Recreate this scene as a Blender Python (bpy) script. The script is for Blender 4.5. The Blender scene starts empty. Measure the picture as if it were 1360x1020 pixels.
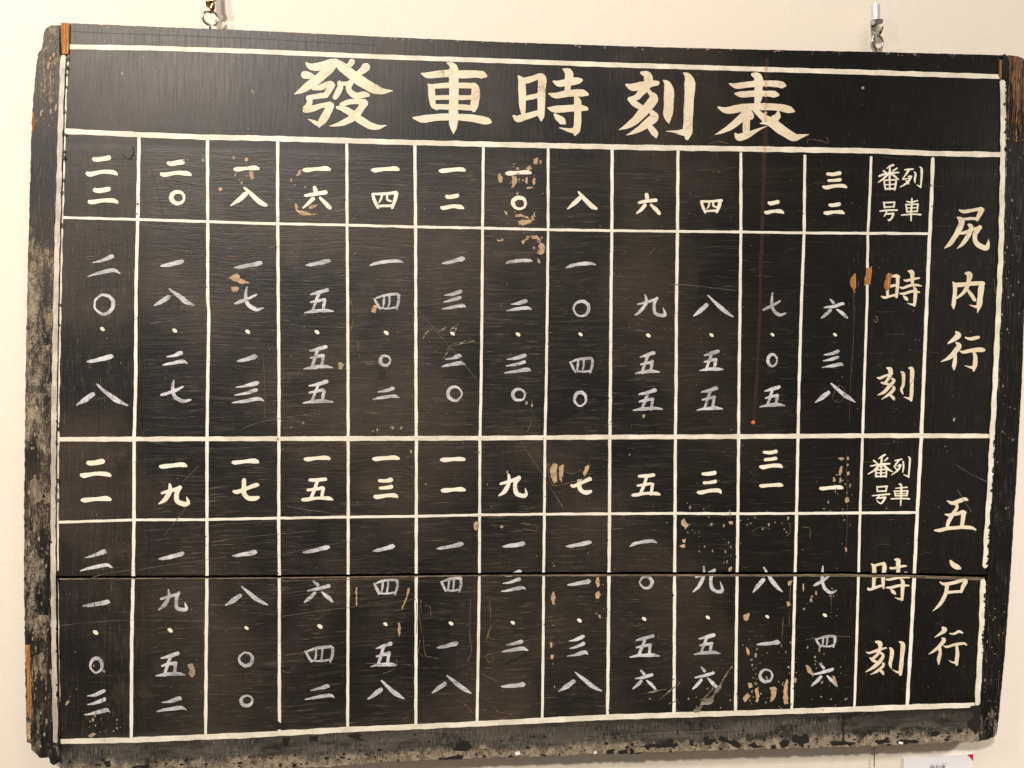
import bpy, bmesh, math, random
from mathutils import Vector, Matrix
from mathutils.geometry import tessellate_polygon

S = bpy.context.scene
C = S.collection
rng = random.Random(7)

# ------------------------------------------------------------------ camera
FPX = 1080.0                       # focal length in photo pixels (photo is 1360 px wide)
BZ = 1.50                          # height of the board centre above the floor
CAM = Vector((-0.15100720, -1.12321194, 0.04104990 + BZ))
RC = Matrix(((0.9961147467521982, -0.0877728416696828, 0.007165163503566668),
             (0.005187200130093885, -0.022742425609387128, -0.9997279004970362),
             (0.08791191192104972, 0.9958808715617699, -0.022198770230697683)))   # rows: right, down, forward
cd = bpy.data.cameras.new('camera'); cam = bpy.data.objects.new('camera', cd); C.objects.link(cam)
cd.sensor_width = 36.0; cd.lens = 36.0 * FPX / 1360.0; cd.clip_start = 0.01; cd.clip_end = 50
m3 = Matrix((RC[0], -RC[1], -RC[2])).transposed()
cam.matrix_world = Matrix.Translation(CAM) @ m3.to_4x4()
S.camera = cam
RT = RC.transposed()

def at(px, py, y=0.0):
    """point of the plane y=const seen at photo pixel (px,py), in board coordinates (origin = board centre)"""
    d = RT @ Vector(((px - 680.0) / FPX, (py - 510.0) / FPX, 1.0))
    t = (y - CAM.y) / d.y
    p = CAM + d * t
    return Vector((p.x, y, p.z - BZ))

# ------------------------------------------------------------------ light (indoor exhibition room)
w = bpy.data.worlds.new('World'); S.world = w; w.use_nodes = True
bg = w.node_tree.nodes['Background']; bg.inputs[0].default_value = (1.0, 0.90, 0.80, 1); bg.inputs[1].default_value = 0.23
def area(name, loc, target, sx, sy, power, col):
    l = bpy.data.lights.new(name, 'AREA'); l.shape = 'RECTANGLE'; l.size = sx; l.size_y = sy
    l.energy = power; l.color = col
    o = bpy.data.objects.new(name, l); C.objects.link(o); o.location = loc
    o.rotation_euler = (Vector(target) - Vector(loc)).to_track_quat('-Z', 'Y').to_euler(); return o
def spot(name, loc, target, power, ang, col, rad=0.035, blend=0.9):
    l = bpy.data.lights.new(name, 'SPOT'); l.energy = power; l.color = col; l.spot_size = math.radians(ang)
    l.spot_blend = blend; l.shadow_soft_size = rad
    o = bpy.data.objects.new(name, l); C.objects.link(o); o.location = loc
    o.rotation_euler = (Vector(target) - Vector(loc)).to_track_quat('-Z', 'Y').to_euler(); return o
WARM = (1.0, 0.885, 0.755)
spot('key_or_fill_spot', (-1.10, -1.05, BZ + 1.08), (-0.55, 0.0, BZ + 0.34), 34, 85, WARM, 0.035)
spot('key_or_fill_spot', (-1.40, -3.40, BZ + 2.40), (0.10, 0.0, BZ - 0.35), 640, 72, (1.0, 0.905, 0.825), 0.16, 0.5)
area('overhead_fill', (0.55, -1.9, BZ + 3.2), (0.15, 0, BZ - 0.35), 1.3, 0.8, 36, (1.0, 0.91, 0.82))  # unseen fill, added overhead to lift the wall without mirroring in the board
spot('key_or_fill_spot', (2.9, -1.9, BZ + 1.50), (0.85, 0.0, BZ - 0.58), 360, 34, (1.0, 0.93, 0.87), 0.18, 1.0)  # added fill, no known fixture: brightens only the lower right
spot('key_or_fill_spot', (-2.3, -1.8, BZ + 1.55), (-0.55, 0.0, BZ - 0.62), 95, 44, (1.0, 0.91, 0.82), 0.16, 1.0)  # likewise an added fill, for the lower left
S.view_settings.view_transform = 'Standard'; S.view_settings.look = 'None'
S.view_settings.exposure = 0.0; S.view_settings.gamma = 1.0

# ------------------------------------------------------------------ material helpers
class NT:
    def __init__(s, name):
        s.m = bpy.data.materials.new(name); s.m.use_nodes = True
        s.t = s.m.node_tree; s.b = s.t.nodes['Principled BSDF']
        s.tc = s.t.nodes.new('ShaderNodeTexCoord'); s.obj = s.tc.outputs['Object']
    def lk(s, a, b): s.t.links.new(a, b)
    def setv(s, sock, v):
        if hasattr(v, 'links') or isinstance(v, bpy.types.NodeSocket): s.lk(v, sock)
        else: sock.default_value = v
    def noise(s, scale=(1, 1, 1), sc=1.0, detail=3, rough=0.55, off=(0, 0, 0), dist=0.0):
        mp = s.t.nodes.new('ShaderNodeMapping'); s.lk(s.obj, mp.inputs[0])
        mp.inputs['Scale'].default_value = scale; mp.inputs['Location'].default_value = off
        n = s.t.nodes.new('ShaderNodeTexNoise'); s.lk(mp.outputs[0], n.inputs[0])
        n.inputs['Scale'].default_value = sc; n.inputs['Detail'].default_value = detail
        n.inputs['Roughness'].default_value = rough; n.inputs['Distortion'].default_value = dist
        return n.outputs[0]
    def warp(s, ax, az, f=3.5):
        n1 = s.noise(sc=f, detail=3, off=(11, 2, 5)); n2 = s.noise(sc=f, detail=3, off=(3, 9, 14))
        sp = s.t.nodes.new('ShaderNodeSeparateXYZ'); s.lk(s.obj, sp.inputs[0]); c = s.t.nodes.new('ShaderNodeCombineXYZ')
        s.setv(c.inputs[0], s.math('ADD', sp.outputs[0], s.math('MULTIPLY', n1, ax))); s.lk(sp.outputs[1], c.inputs[1])
        s.setv(c.inputs[2], s.math('ADD', sp.outputs[2], s.math('MULTIPLY', n2, az))); s.obj = c.outputs[0]
    def ramp(s, v, a, b, lo=0.0, hi=1.0):
        n = s.t.nodes.new('ShaderNodeMapRange'); n.interpolation_type = 'SMOOTHSTEP'
        s.setv(n.inputs[0], v); n.inputs[1].default_value = a; n.inputs[2].default_value = b
        n.inputs[3].default_value = lo; n.inputs[4].default_value = hi; return n.outputs[0]
    def math(s, op, a, b=0.0, clamp=False):
        n = s.t.nodes.new('ShaderNodeMath'); n.operation = op; n.use_clamp = clamp
        s.setv(n.inputs[0], a); s.setv(n.inputs[1], b); return n.outputs[0]
    def mix(s, f, a, b):
        n = s.t.nodes.new('ShaderNodeMix'); n.data_type = 'RGBA'
        s.setv(n.inputs[0], f)
        for k, v in ((6, a), (7, b)):
            if isinstance(v, tuple): v = v + (1,)
            s.setv(n.inputs[k], v)
        return n.outputs[2]
    def mixf(s, f, a, b):
        n = s.t.nodes.new('ShaderNodeMix'); n.data_type = 'FLOAT'
        s.setv(n.inputs[0], f); s.setv(n.inputs[2], a); s.setv(n.inputs[3], b); return n.outputs[0]
    def sep(s):
        n = s.t.nodes.new('ShaderNodeSeparateXYZ'); s.lk(s.obj, n.inputs[0]); return n.outputs
    def bump(s, h, strength, dist=0.001):
        n = s.t.nodes.new('ShaderNodeBump'); n.inputs['Strength'].default_value = strength
        n.inputs['Distance'].default_value = dist; s.lk(h, n.inputs['Height']); s.lk(n.outputs[0], s.b.inputs['Normal'])
    def out(s, col=None, rough=None, metal=None, spec=None):
        if col is not None: s.setv(s.b.inputs['Base Color'], col if not isinstance(col, tuple) else col + (1,))
        if rough is not None: s.setv(s.b.inputs['Roughness'], rough)
        if metal is not None: s.b.inputs['Metallic'].default_value = metal
        if spec is not None: s.setv(s.b.inputs['Specular IOR Level'], spec)
        return s.m

def mat_board(kind):
    """old black paint on wood; kind: plank / batten"""
    n = NT('aged_black_paint_' + kind)
    x, y, z = n.sep(); plain = n.obj
    n.warp(0.022, 0.042 if kind == 'plank' else 0.02)
    big = n.noise(sc=5.0, detail=4, off=(3.1, 0, 1.7))
    mid = n.noise(sc=22.0, detail=4)
    hs = n.noise(scale=(10, 1, 300), detail=4, rough=0.72)             # brush marks running across
    hs2 = n.noise(scale=(34, 1, 620), detail=3, rough=0.7, off=(1, 0, 5), dist=0.3)
    vs = n.noise(scale=(430, 1, 22), detail=4, rough=0.72, off=(7, 0, 0))   # brush marks running down
    vs2 = n.noise(scale=(150, 1, 4), detail=3, rough=0.6, off=(2, 0, 9))
    if kind == 'plank':
        top = n.ramp(z, 0.322, 0.332); right = n.ramp(x, 0.05, 0.42)                                  # title band is brushed downwards
        bot = n.ramp(z, -0.462, -0.470)
        leftc = n.ramp(x, -0.520, -0.555)
        rightc = n.ramp(x, 0.40, 0.43)
        vert = n.math('MAXIMUM', n.math('MAXIMUM', top, bot), n.math('MAXIMUM', leftc, rightc))
    else:
        vert = 1.0; top = 0.0; right = n.ramp(x, 0.0, 0.1)
    vert = n.math('MULTIPLY', vert, n.math('ADD', 0.72, n.math('MULTIPLY', top, 0.20)) if kind == 'plank' else 1.0)
    st = n.mixf(vert, hs, vs)
    st2 = n.mixf(vert, hs2, vs2)
    brown = n.ramp(big, 0.42, 0.68)
    base = n.mix(brown, (0.0045, 0.0043, 0.0042), n.mix(right, (0.035, 0.0255, 0.0185), (0.0062, 0.0056, 0.0050)))  # brown wear patches, with the left-hand glare painted in and the right blackened
    dustm = n.math('MULTIPLY', n.ramp(st, 0.50, 0.80), n.ramp(mid, 0.35, 0.70))
    if kind == 'plank':   # chalk dust in the cells, thinned rightwards to paint in the light's falloff
        cells = n.math('MULTIPLY', n.ramp(x, 0.38, -0.15, 0.22, 1.0), n.math('SUBTRACT', 1.0, n.math('MULTIPLY', top, 0.75)))
        dustm = n.math('MULTIPLY', dustm, cells)
    col = n.mix(n.math('MULTIPLY', dustm, 0.85), base, (0.125, 0.097, 0.064))
    if kind == 'plank':
        film = n.math('MULTIPLY', n.ramp(n.noise(sc=3.2, detail=5, off=(9, 0, 2)), 0.36, 0.66), cells)
        film = n.math('MULTIPLY', film, n.ramp(st2, 0.30, 0.62, 0.35, 1.0))
        col = n.mix(n.math('MULTIPLY', film, 0.36), col, (0.064, 0.050, 0.035))
        smear = n.math('MULTIPLY', n.ramp(n.noise(scale=(13, 1, 9), detail=5, rough=0.65, off=(2, 2, 7)), 0.54, 0.70), cells)
        col = n.mix(n.math('MULTIPLY', smear, 0.20), col, (0.105, 0.078, 0.048))
        dk = n.ramp(n.noise(scale=(7, 1, 14), detail=4, off=(5, 1, 3)), 0.56, 0.70)
        col = n.mix(n.math('MULTIPLY', dk, 0.35), col, (0.008, 0.0075, 0.007))
    fine = n.ramp(n.noise(scale=(24, 1, 800) if kind == 'plank' else (1150, 1, 28), detail=3, rough=0.6, off=(0, 0, 3), dist=0.25), 0.60, 0.72)
    if kind == 'plank':
        finev = n.ramp(n.noise(scale=(800, 1, 40), detail=3, rough=0.6, off=(0, 0, 3)), 0.60, 0.72)
        fine = n.mixf(vert, fine, finev)
        fine = n.math('MULTIPLY', fine, n.math('ADD', 0.22, n.math('MULTIPLY', cells, 0.95)))
    fine = n.math('MULTIPLY', fine, n.ramp(n.noise(sc=14, detail=3, off=(6, 6, 6)), 0.35, 0.60))
    col = n.mix(n.math('MULTIPLY', fine, 0.75), col, (0.21, 0.172, 0.125))
    # tiny specks where the paint let go
    sp = n.math('MULTIPLY', n.ramp(n.noise(sc=330, detail=2), 0.705, 0.75), n.ramp(big, 0.45, 0.6))
    col = n.mix(sp, col, (0.33, 0.25, 0.15))
    # worn-through ground coat
    wn = n.noise(scale=(60, 1, 26) if kind == 'plank' else (75, 1, 20), sc=1.0, detail=8, rough=0.78, off=(4, 0, 4))
    grit = n.noise(scale=(820, 1, 150), detail=3, rough=0.7, off=(1, 5, 2))
    grit2 = n.noise(sc=420, detail=3, rough=0.7, off=(1, 5, 2))
    wn = n.math('ADD', wn, n.math('MULTIPLY', n.math('SUBTRACT', n.math('ADD', n.math('MULTIPLY', grit, 0.6), n.math('MULTIPLY', grit2, 0.4)), 0.5), 0.42))
    if kind == 'plank':
        edge = n.math('ADD', n.ramp(z, -0.455, -0.515), n.math('MULTIPLY', n.ramp(z, -0.488, -0.500), 0.22))
        edge = n.math('ADD', edge, n.math('MULTIPLY', n.ramp(z, 0.480, 0.4875), 0.55))
        lo = n.math('SUBTRACT', 0.82, n.math('MULTIPLY', n.math('ADD', edge, n.math('MULTIPLY', n.ramp(n.noise(scale=(5, 1, 8), detail=3, off=(8, 8, 1)), 0.45, 0.62), n.ramp(z, -0.462, -0.480, 0, 0.22))), 0.40))
        bn = n.noise(scale=(12, 1, 46), detail=6, rough=0.7)
        bz = n.math('ADD', z, n.math('MULTIPLY', n.math('SUBTRACT', bn, 0.5), 0.06))
        col = n.mix(n.ramp(bz, -0.446, -0.482, 0.0, 0.62), col, n.mix(n.ramp(bn, 0.36, 0.64), (0.010, 0.010, 0.011), (0.125, 0.112, 0.094)))
        hair = n.math('MULTIPLY', n.ramp(n.noise(scale=(620, 1, 75), detail=4, rough=0.75, off=(2, 6, 1)), 0.46, 0.66), n.ramp(z, -0.452, -0.475, 0.0, 1.0))
        hair = n.math('MULTIPLY', hair, n.ramp(n.noise(scale=(9, 1, 30), detail=4, off=(3, 3, 3)), 0.35, 0.62))
        col = n.mix(n.math('MULTIPLY', hair, 0.55), col, (0.25, 0.22, 0.18))
    else:
        lobe = n.noise(scale=(6, 1, 4.5), detail=2, off=(1.3, 0, 0.4))
        left = n.ramp(x, 0.0, -0.1)
        am = n.math('MULTIPLY', n.ramp(lobe, 0.40, 0.62), n.math('ADD', 0.10, n.math('MULTIPLY', left, 0.90)))
        # the left batten is rubbed bare along its outer edge and both battens at their lower ends
        ed = n.math('MULTIPLY', n.ramp(x, -0.655, -0.70), 0.35)
        am = n.math('ADD', am, ed)
        am = n.math('MAXIMUM', am, n.math('ADD', n.ramp(z, -0.43, -0.475), n.math('MULTIPLY', n.ramp(z, 0.36, 0.44), left)))
        lo = n.math('SUBTRACT', 0.73, n.math('MULTIPLY', am, 0.245))
    wf = n.math('MULTIPLY', n.math('SUBTRACT', wn, lo), 8.0, clamp=True)
    tan = n.mix(n.ramp(n.math('ADD', n.math('MULTIPLY', n.noise(sc=85, detail=5), 0.5), n.math('MULTIPLY', grit2, 0.5)), 0.36, 0.62), (0.070, 0.052, 0.034), (0.37, 0.305, 0.22))
    col = n.mix(n.math('MULTIPLY', wf, 0.85), col, tan)
    rough = n.mixf(n.ramp(st, 0.3, 0.7), 0.37, 0.50)
    rough = n.math('SUBTRACT', rough, n.math("MULTIPLY", right, 0.16))
    calm = n.math('SUBTRACT', n.math('SUBTRACT', 1.0, n.math('MULTIPLY', top, 0.38)), n.math('MULTIPLY', right, 0.5))
    rough = n.mixf(n.math('MAXIMUM', wf, n.math('MULTIPLY', dustm, 0.8)), rough, 0.85)
    h = n.math('ADD', n.math('MULTIPLY', st, 0.50), n.math('MULTIPLY', st2, 0.35))
    h = n.math('ADD', h, n.math('MULTIPLY', mid, 0.35))
    h = n.math('SUBTRACT', h, n.math('MULTIPLY', wf, 0.35))
    h = n.math('MULTIPLY', h, calm)
    n.bump(h, 0.70, 0.0009)
    return n.out(col, rough, spec=0.41)

def mat_cream(name, c1, c2, crack=True, streak=0.0, rough=0.55):
    n = NT(name)
    a = n.noise(sc=28, detail=4); b = n.noise(sc=160, detail=3)
    col = n.mix(n.ramp(a, 0.35, 0.65), c1, c2)
    col = n.mix(n.ramp(b, 0.60, 0.76, 0, 0.35), col, (0.42, 0.33, 0.20))
    h = b
    if crack:
        v = n.t.nodes.new('ShaderNodeTexVoronoi'); v.feature = 'DISTANCE_TO_EDGE'
        mp = n.t.nodes.new('ShaderNodeMapping'); n.lk(n.obj, mp.inputs[0]); mp.inputs['Scale'].default_value = (95, 95, 110)
        n.lk(mp.outputs[0], v.inputs['Vector']); v.inputs['Scale'].default_value = 1.0
        line = n.ramp(v.outputs['Distance'], 0.06, 0.0)
        line = n.math('MULTIPLY', line, n.ramp(n.noise(sc=30, detail=2, off=(5, 5, 5)), 0.55, 0.66))
        col = n.mix(n.math('MULTIPLY', line, 0.6), col, (0.20, 0.13, 0.07))
        # small flakes missing
        fl = n.ramp(n.noise(sc=210, detail=3, rough=0.65, off=(2, 0, 8)), 0.71, 0.74)
        col = n.mix(n.math('MULTIPLY', fl, 0.9), col, (0.03, 0.022, 0.015))
        h = n.math('SUBTRACT', h, line)
    if streak > 0:
        s1 = n.noise(scale=(60, 1, 620), detail=4, rough=0.75)
        s2 = n.noise(scale=(700, 1, 30), detail=3, rough=0.7, off=(3, 0, 3))
        x, y, z = n.sep()
        s = n.mixf(n.ramp(x, -0.520, -0.555), s1, s2)
        m = n.math('MULTIPLY', n.ramp(s, 0.47, 0.66), n.ramp(n.noise(sc=75, detail=3, off=(8, 1, 1)), 0.33, 0.55))
        col = n.mix(n.math('MULTIPLY', m, streak), col, (0.05, 0.043, 0.038))
        h = n.math('SUBTRACT', h, s)
    n.bump(h, 0.5, 0.0004)
    return n.out(col, rough, spec=0.4)

def mat_wood(name, c1, c2, vertical=True, dark=(0.04, 0.022, 0.01)):
    n = NT(name)
    sc = (420, 1, 12) if vertical else (12, 1, 420)
    g = n.ramp(n.noise(scale=sc, detail=5, rough=0.75, dist=0.3), 0.34, 0.64); b = n.noise(scale=(130, 1, 30) if vertical else (30, 1, 130), detail=5, rough=0.7)
    col = n.mix(g, c1, c2); col = n.mix(n.ramp(b, 0.50, 0.66, 0, 0.85), col, dark)
    n.bump(n.math('ADD', g, b), 0.9, 0.0012)
    return n.out(col, 0.8, spec=0.25)

def mat_flat(name, col, rough=0.6, metal=0.0, bs=None, var=0.0):
    n = NT(name)
    c = col
    if var:
        c = n.mix(n.ramp(n.noise(sc=140, detail=4), 0.35, 0.7), col, tuple(v * (1 - var) for v in col))
    if bs: n.bump(n.noise(sc=bs, detail=3), 0.4, 0.0005)
    return n.out(c, rough, metal)

def mat_wall():
    n = NT('woven_wallpaper')
    x, y, z = n.sep()
    def wv(a, f, ph):
        return n.math('SINE', n.math('ADD', n.math('MULTIPLY', a, f), ph))
    wob = n.math('MULTIPLY', n.noise(sc=45, detail=3), 5.0)
    wob2 = n.math('MULTIPLY', n.noise(sc=38, detail=3, off=(4, 4, 4)), 5.0)
    hx = wv(z, 2 * math.pi / 0.0021, wob)
    vx = wv(x, 2 * math.pi / 0.0024, wob2)
    prod = n.math('MULTIPLY', hx, vx)
    th = n.noise(scale=(60, 1, 900), detail=3, rough=0.7)
    tv = n.noise(scale=(800, 1, 60), detail=3, rough=0.7)
    h = n.math('ADD', n.math('ADD', n.math('MULTIPLY', hx, 0.14), n.math('MULTIPLY', prod, 0.26)),
               n.math('ADD', n.math('MULTIPLY', th, 0.8), n.math('MULTIPLY', tv, 0.45)))
    n.bump(h, 0.55, 0.00032)
    t = n.ramp(n.math('ADD', n.math('MULTIPLY', th, 0.6), n.math('MULTIPLY', tv, 0.4)), 0.35, 0.65)
    c = n.mix(t, (0.73, 0.68, 0.585), (0.80, 0.745, 0.65))
    c = n.mix(n.ramp(n.noise(sc=2.5, detail=3), 0.4, 0.65, 0, 0.35), c, (0.76, 0.69, 0.60))
    return n.out(c, 0.85, spec=0.2)

M = {}
M['plank'] = mat_board('plank'); M['batten'] = mat_board('batten')
M['cream'] = mat_cream('cream_lettering_paint', (0.67, 0.575, 0.40), (0.75, 0.68, 0.515))
M['line'] = mat_cream('cream_line_paint', (0.64, 0.60, 0.49), (0.81, 0.77, 0.65), crack=False, streak=0.16)
M['fine_line'] = mat_cream('pale_ruled_line_paint', (0.74, 0.71, 0.60), (0.83, 0.80, 0.71), crack=False)
M['edge_line'] = mat_cream('greyed_edge_line_paint', (0.40, 0.36, 0.32), (0.62, 0.56, 0.47), crack=True, streak=0.3)
M['num'] = mat_cream('cream_numeral_paint', (0.77, 0.71, 0.55), (0.83, 0.79, 0.66), crack=False)
M['chalk'] = mat_cream('thin_white_numeral_paint', (0.36, 0.355, 0.365), (0.66, 0.65, 0.66), crack=False, streak=0.9, rough=0.6)
M['ghost'] = mat_flat('black_overpaint', (0.013, 0.0115, 0.010), 0.44, bs=300)
M['gouge'] = mat_wood('bare_orange_wood', (0.36, 0.145, 0.04), (0.62, 0.31, 0.11), dark=(0.24, 0.095, 0.03))
M['oldwood'] = mat_wood('weathered_brown_wood', (0.035, 0.019, 0.010), (0.30, 0.165, 0.072), dark=(0.012, 0.008, 0.006))
M['edgewood'] = mat_wood('worn_edge_wood', (0.09, 0.066, 0.042), (0.27, 0.21, 0.14), vertical=False)
M['putty'] = mat_flat('tan_ground_coat', (0.52, 0.36, 0.21), 0.8, bs=400, var=0.45)
M['fleck'] = mat_flat('pale_fleck', (0.36, 0.28, 0.19), 0.8, var=0.4)
M['scratch'] = mat_flat('dusty_scratch', (0.15, 0.12, 0.085), 0.8, var=0.5)
M['browncrack'] = mat_flat('brown_flake_edge', (0.22, 0.14, 0.065), 0.8, var=0.6)
M['black'] = mat_flat('black_paint_remnant', (0.010, 0.009, 0.0085), 0.5, bs=300)
M['drip'] = mat_flat('rusty_drip', (0.034, 0.017, 0.011), 0.35, var=0.4)
M['dripo'] = mat_flat('orange_stain', (0.66, 0.46, 0.30), 0.5, var=0.25)
M['dripend'] = mat_flat('orange_drop', (0.62, 0.16, 0.05), 0.4)
M['gapblack'] = mat_flat('dark_joint', (0.006, 0.005, 0.004), 0.9)
M['steel'] = mat_flat('nickel_steel', (0.62, 0.60, 0.58), 0.22, 1.0)
M['brass'] = mat_flat('brassy_steel', (0.55, 0.40, 0.20), 0.28, 1.0)
M['satin'] = mat_flat('satin_aluminium', (0.80, 0.78, 0.80), 0.42, 0.55)
M['darksteel'] = mat_flat('dark_steel', (0.16, 0.13, 0.10), 0.35, 0.9)
M['cable'] = mat_flat('grey_wire', (0.22, 0.20, 0.19), 0.45, 0.4)
M['card'] = mat_flat('white_card', (0.78, 0.77, 0.79), 0.5)
M['ink'] = mat_flat('black_ink', (0.02, 0.02, 0.025), 0.6)
M['red'] = mat_flat('red_print', (0.62, 0.012, 0.035), 0.5)
M['wall'] = mat_wall()
M['smear'] = mat_wood('dusty_pale_smear', (0.07, 0.058, 0.042), (0.42, 0.36, 0.27), vertical=False, dark=(0.05, 0.04, 0.03))
M['rubbed'] = mat_wood('rubbed_ground_coat', (0.14, 0.105, 0.07), (0.40, 0.33, 0.235), dark=(0.035, 0.027, 0.02))
M['runmat'] = mat_flat('brown_run', (0.075, 0.042, 0.02), 0.7, var=0.6)
M['grey'] = mat_flat('white_residue', (0.75, 0.74, 0.72), 0.7)

# ------------------------------------------------------------------ object helpers
def obj(name, bm, mat, parent=None, kind=None, label=None):
    me = bpy.data.meshes.new(name); bm.to_mesh(me); bm.free()
    for m in (mat if isinstance(mat, list) else [mat]): me.materials.append(m)
    o = bpy.data.objects.new(name, me); C.objects.link(o)
    if parent: o.parent = parent
    if kind: o['kind'] = kind
    if label: o['label'] = label
    return o
def thing(name, label, cat, loc, group=None):
    o = bpy.data.objects.new(name, None); C.objects.link(o); o.location = loc; o.empty_display_size = 0.05
    o['label'] = label; o['category'] = cat
    if group: o['group'] = group
    return o

def lerp_tab(tab, v):
    if v <= tab[0][0]: return tab[0][1]
    for (a, b), (c, d) in zip(tab, tab[1:]):
        if v <= c: return b + (d - b) * (v - a) / (c - a)
    return tab[-1][1]
GAP = [(70, 765.3), (340, 764.3), (510, 762.3), (680, 760.3), (850, 759.8), (1000, 759.8), (1120, 759.3), (1210, 760.8), (1310, 763.8)]
GAPB = [(70, 3.2), (340, 3.0), (680, 3.2), (1310, 3.4)]       # height of the black joint in px
GAPT = [(70, 0.7), (500, 0.9), (680, 1.3), (1000, 2.1), (1210, 2.8), (1310, 3.4)]   # worn edge under it
def gap_top(px): return lerp_tab(GAP, px)
def gap_edge(px): return gap_top(px) + lerp_tab(GAPB, px)
def gap_bot(px): return gap_edge(px) + lerp_tab(GAPT, px)

def cr(pts, n=5):
    if len(pts) == 2: pts = [pts[0], tuple((a + b) / 2 for a, b in zip(*pts)), pts[1]]
    P = [pts[0]] + list(pts) + [pts[-1]]; out = []
    for i in range(1, len(P) - 2):
        p0, p1, p2, p3 = P[i - 1], P[i], P[i + 1], P[i + 2]
        for k in range(n):
            t = k / n
            out.append(tuple(0.5 * ((2 * b) + (c - a) * t + (2 * a - 5 * b + 4 * c - d) * t * t + (-a + 3 * b - 3 * c + d) * t ** 3)
                             for a, b, c, d in zip(p0, p1, p2, p3)))
    out.append(tuple(P[-2])); return out

def ribbon(bm, pts, top, r, base=0.0003, n=5, closed=False, rough=0.05, y0=0.0, mi=0):
    """a stroke of paint: pts are (px,py,width) along the centre line; stands `top` metres proud of the plane y0"""
    s = cr(pts, n)
    S_ = []
    if not closed:      # rounded ends
        def cap(a, b):
            dx, dy = a[0] - b[0], a[1] - b[1]; L = math.hypot(dx, dy) or 1; hw = a[2] / 2
            return [(a[0] + dx / L * hw * f, a[1] + dy / L * hw * f, a[2] * g) for f, g in ((0.80, 0.42), (0.50, 0.78), (0.22, 0.95))]
        S_ = cap(s[0], s[1]) + s + list(reversed(cap(s[-1], s[-2])))
        fat = max(p[2] for p in s)
    else: S_ = s
    N = len(S_); rows = []
    ph1, ph2 = r.uniform(0, 6), r.uniform(0, 6)
    for i, (x, yy, wd) in enumerate(S_):
        if closed: a, b = S_[i - 1], S_[(i + 1) % N]
        else: a, b = S_[max(i - 1, 0)], S_[min(i + 1, N - 1)]
        dx, dy = b[0] - a[0], b[1] - a[1]; L = math.hypot(dx, dy) or 1; nx, ny = -dy / L, dx / L
        hw = max(wd / 2, 0.12)
        l = hw * (1 + rough * (math.sin(i * 0.9 + ph1) + r.uniform(-1, 1) * 0.8)); q = hw * (1 + rough * (math.sin(i * 0.8 + ph2) + r.uniform(-1, 1) * 0.8))
        ins = min(0.45, hw * 0.35)
        yt = y0 - top - i * 1.5e-7
        rows.append([bm.verts.new(at(x + nx * l, yy + ny * l, y0 + base)), bm.verts.new(at(x + nx * (l - ins), yy + ny * (l - ins), yt)),
                     bm.verts.new(at(x - nx * (q - ins), yy - ny * (q - ins), yt)), bm.verts.new(at(x - nx * q, yy - ny * q, y0 + base))])
    rng_ = range(N if closed else N - 1)
    for i in rng_:
        a, b = rows[i], rows[(i + 1) % N]
        for k in range(3):
            f = bm.faces.new((a[k], a[k + 1], b[k + 1], b[k])); f.smooth = False; f.material_index = mi

def cut_gap(bm):
    """paint is broken where the joint between the two boards runs through it"""
    xs = [v.co for v in bm.verts]
    zc = lambda px, py: at(px, py, 0).z
    if not xs: return
    cx = sum(v.x for v in xs) / len(xs)
    # pixel column of that x at the joint
    lo, hi = 0, 1360
    for _ in range(30):
        md = (lo + hi) / 2
        if at(md, gap_top(md), 0).x < cx: lo = md
        else: hi = md
    z1 = zc(lo, gap_top(lo)); z2 = zc(lo, gap_bot(lo))
    if min(v.z for v in xs) > z1 or max(v.z for v in xs) < z2: return
    for zz in (z1, z2):
        bmesh.ops.bisect_plane(bm, geom=bm.verts[:] + bm.edges[:] + bm.faces[:], plane_co=(0, 0, zz), plane_no=(0, 0, 1))
    kill = [f for f in bm.faces if z2 < f.calc_center_median().z < z1]
    bmesh.ops.delete(bm, geom=kill, context='FACES')

def orient(bm):
    for f in bm.faces:
        f.normal_update()
        if f.normal.y > 0.0: f.normal_flip()

def densify(poly, step=5.0, jit=0.35, r=None, closed=True):
    out = []
    n = len(poly)
    for i in range(n if closed else n - 1):
        a, b = poly[i], poly[(i + 1) % n]; L = math.hypot(b[0] - a[0], b[1] - a[1]); k = max(1, int(L / step))
        for j in range(k):
            t = j / k
            out.append((a[0] + (b[0] - a[0]) * t + r.uniform(-jit, jit), a[1] + (b[1] - a[1]) * t + r.uniform(-jit, jit)))
    if not closed: out.append(poly[-1])
    return out

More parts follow.
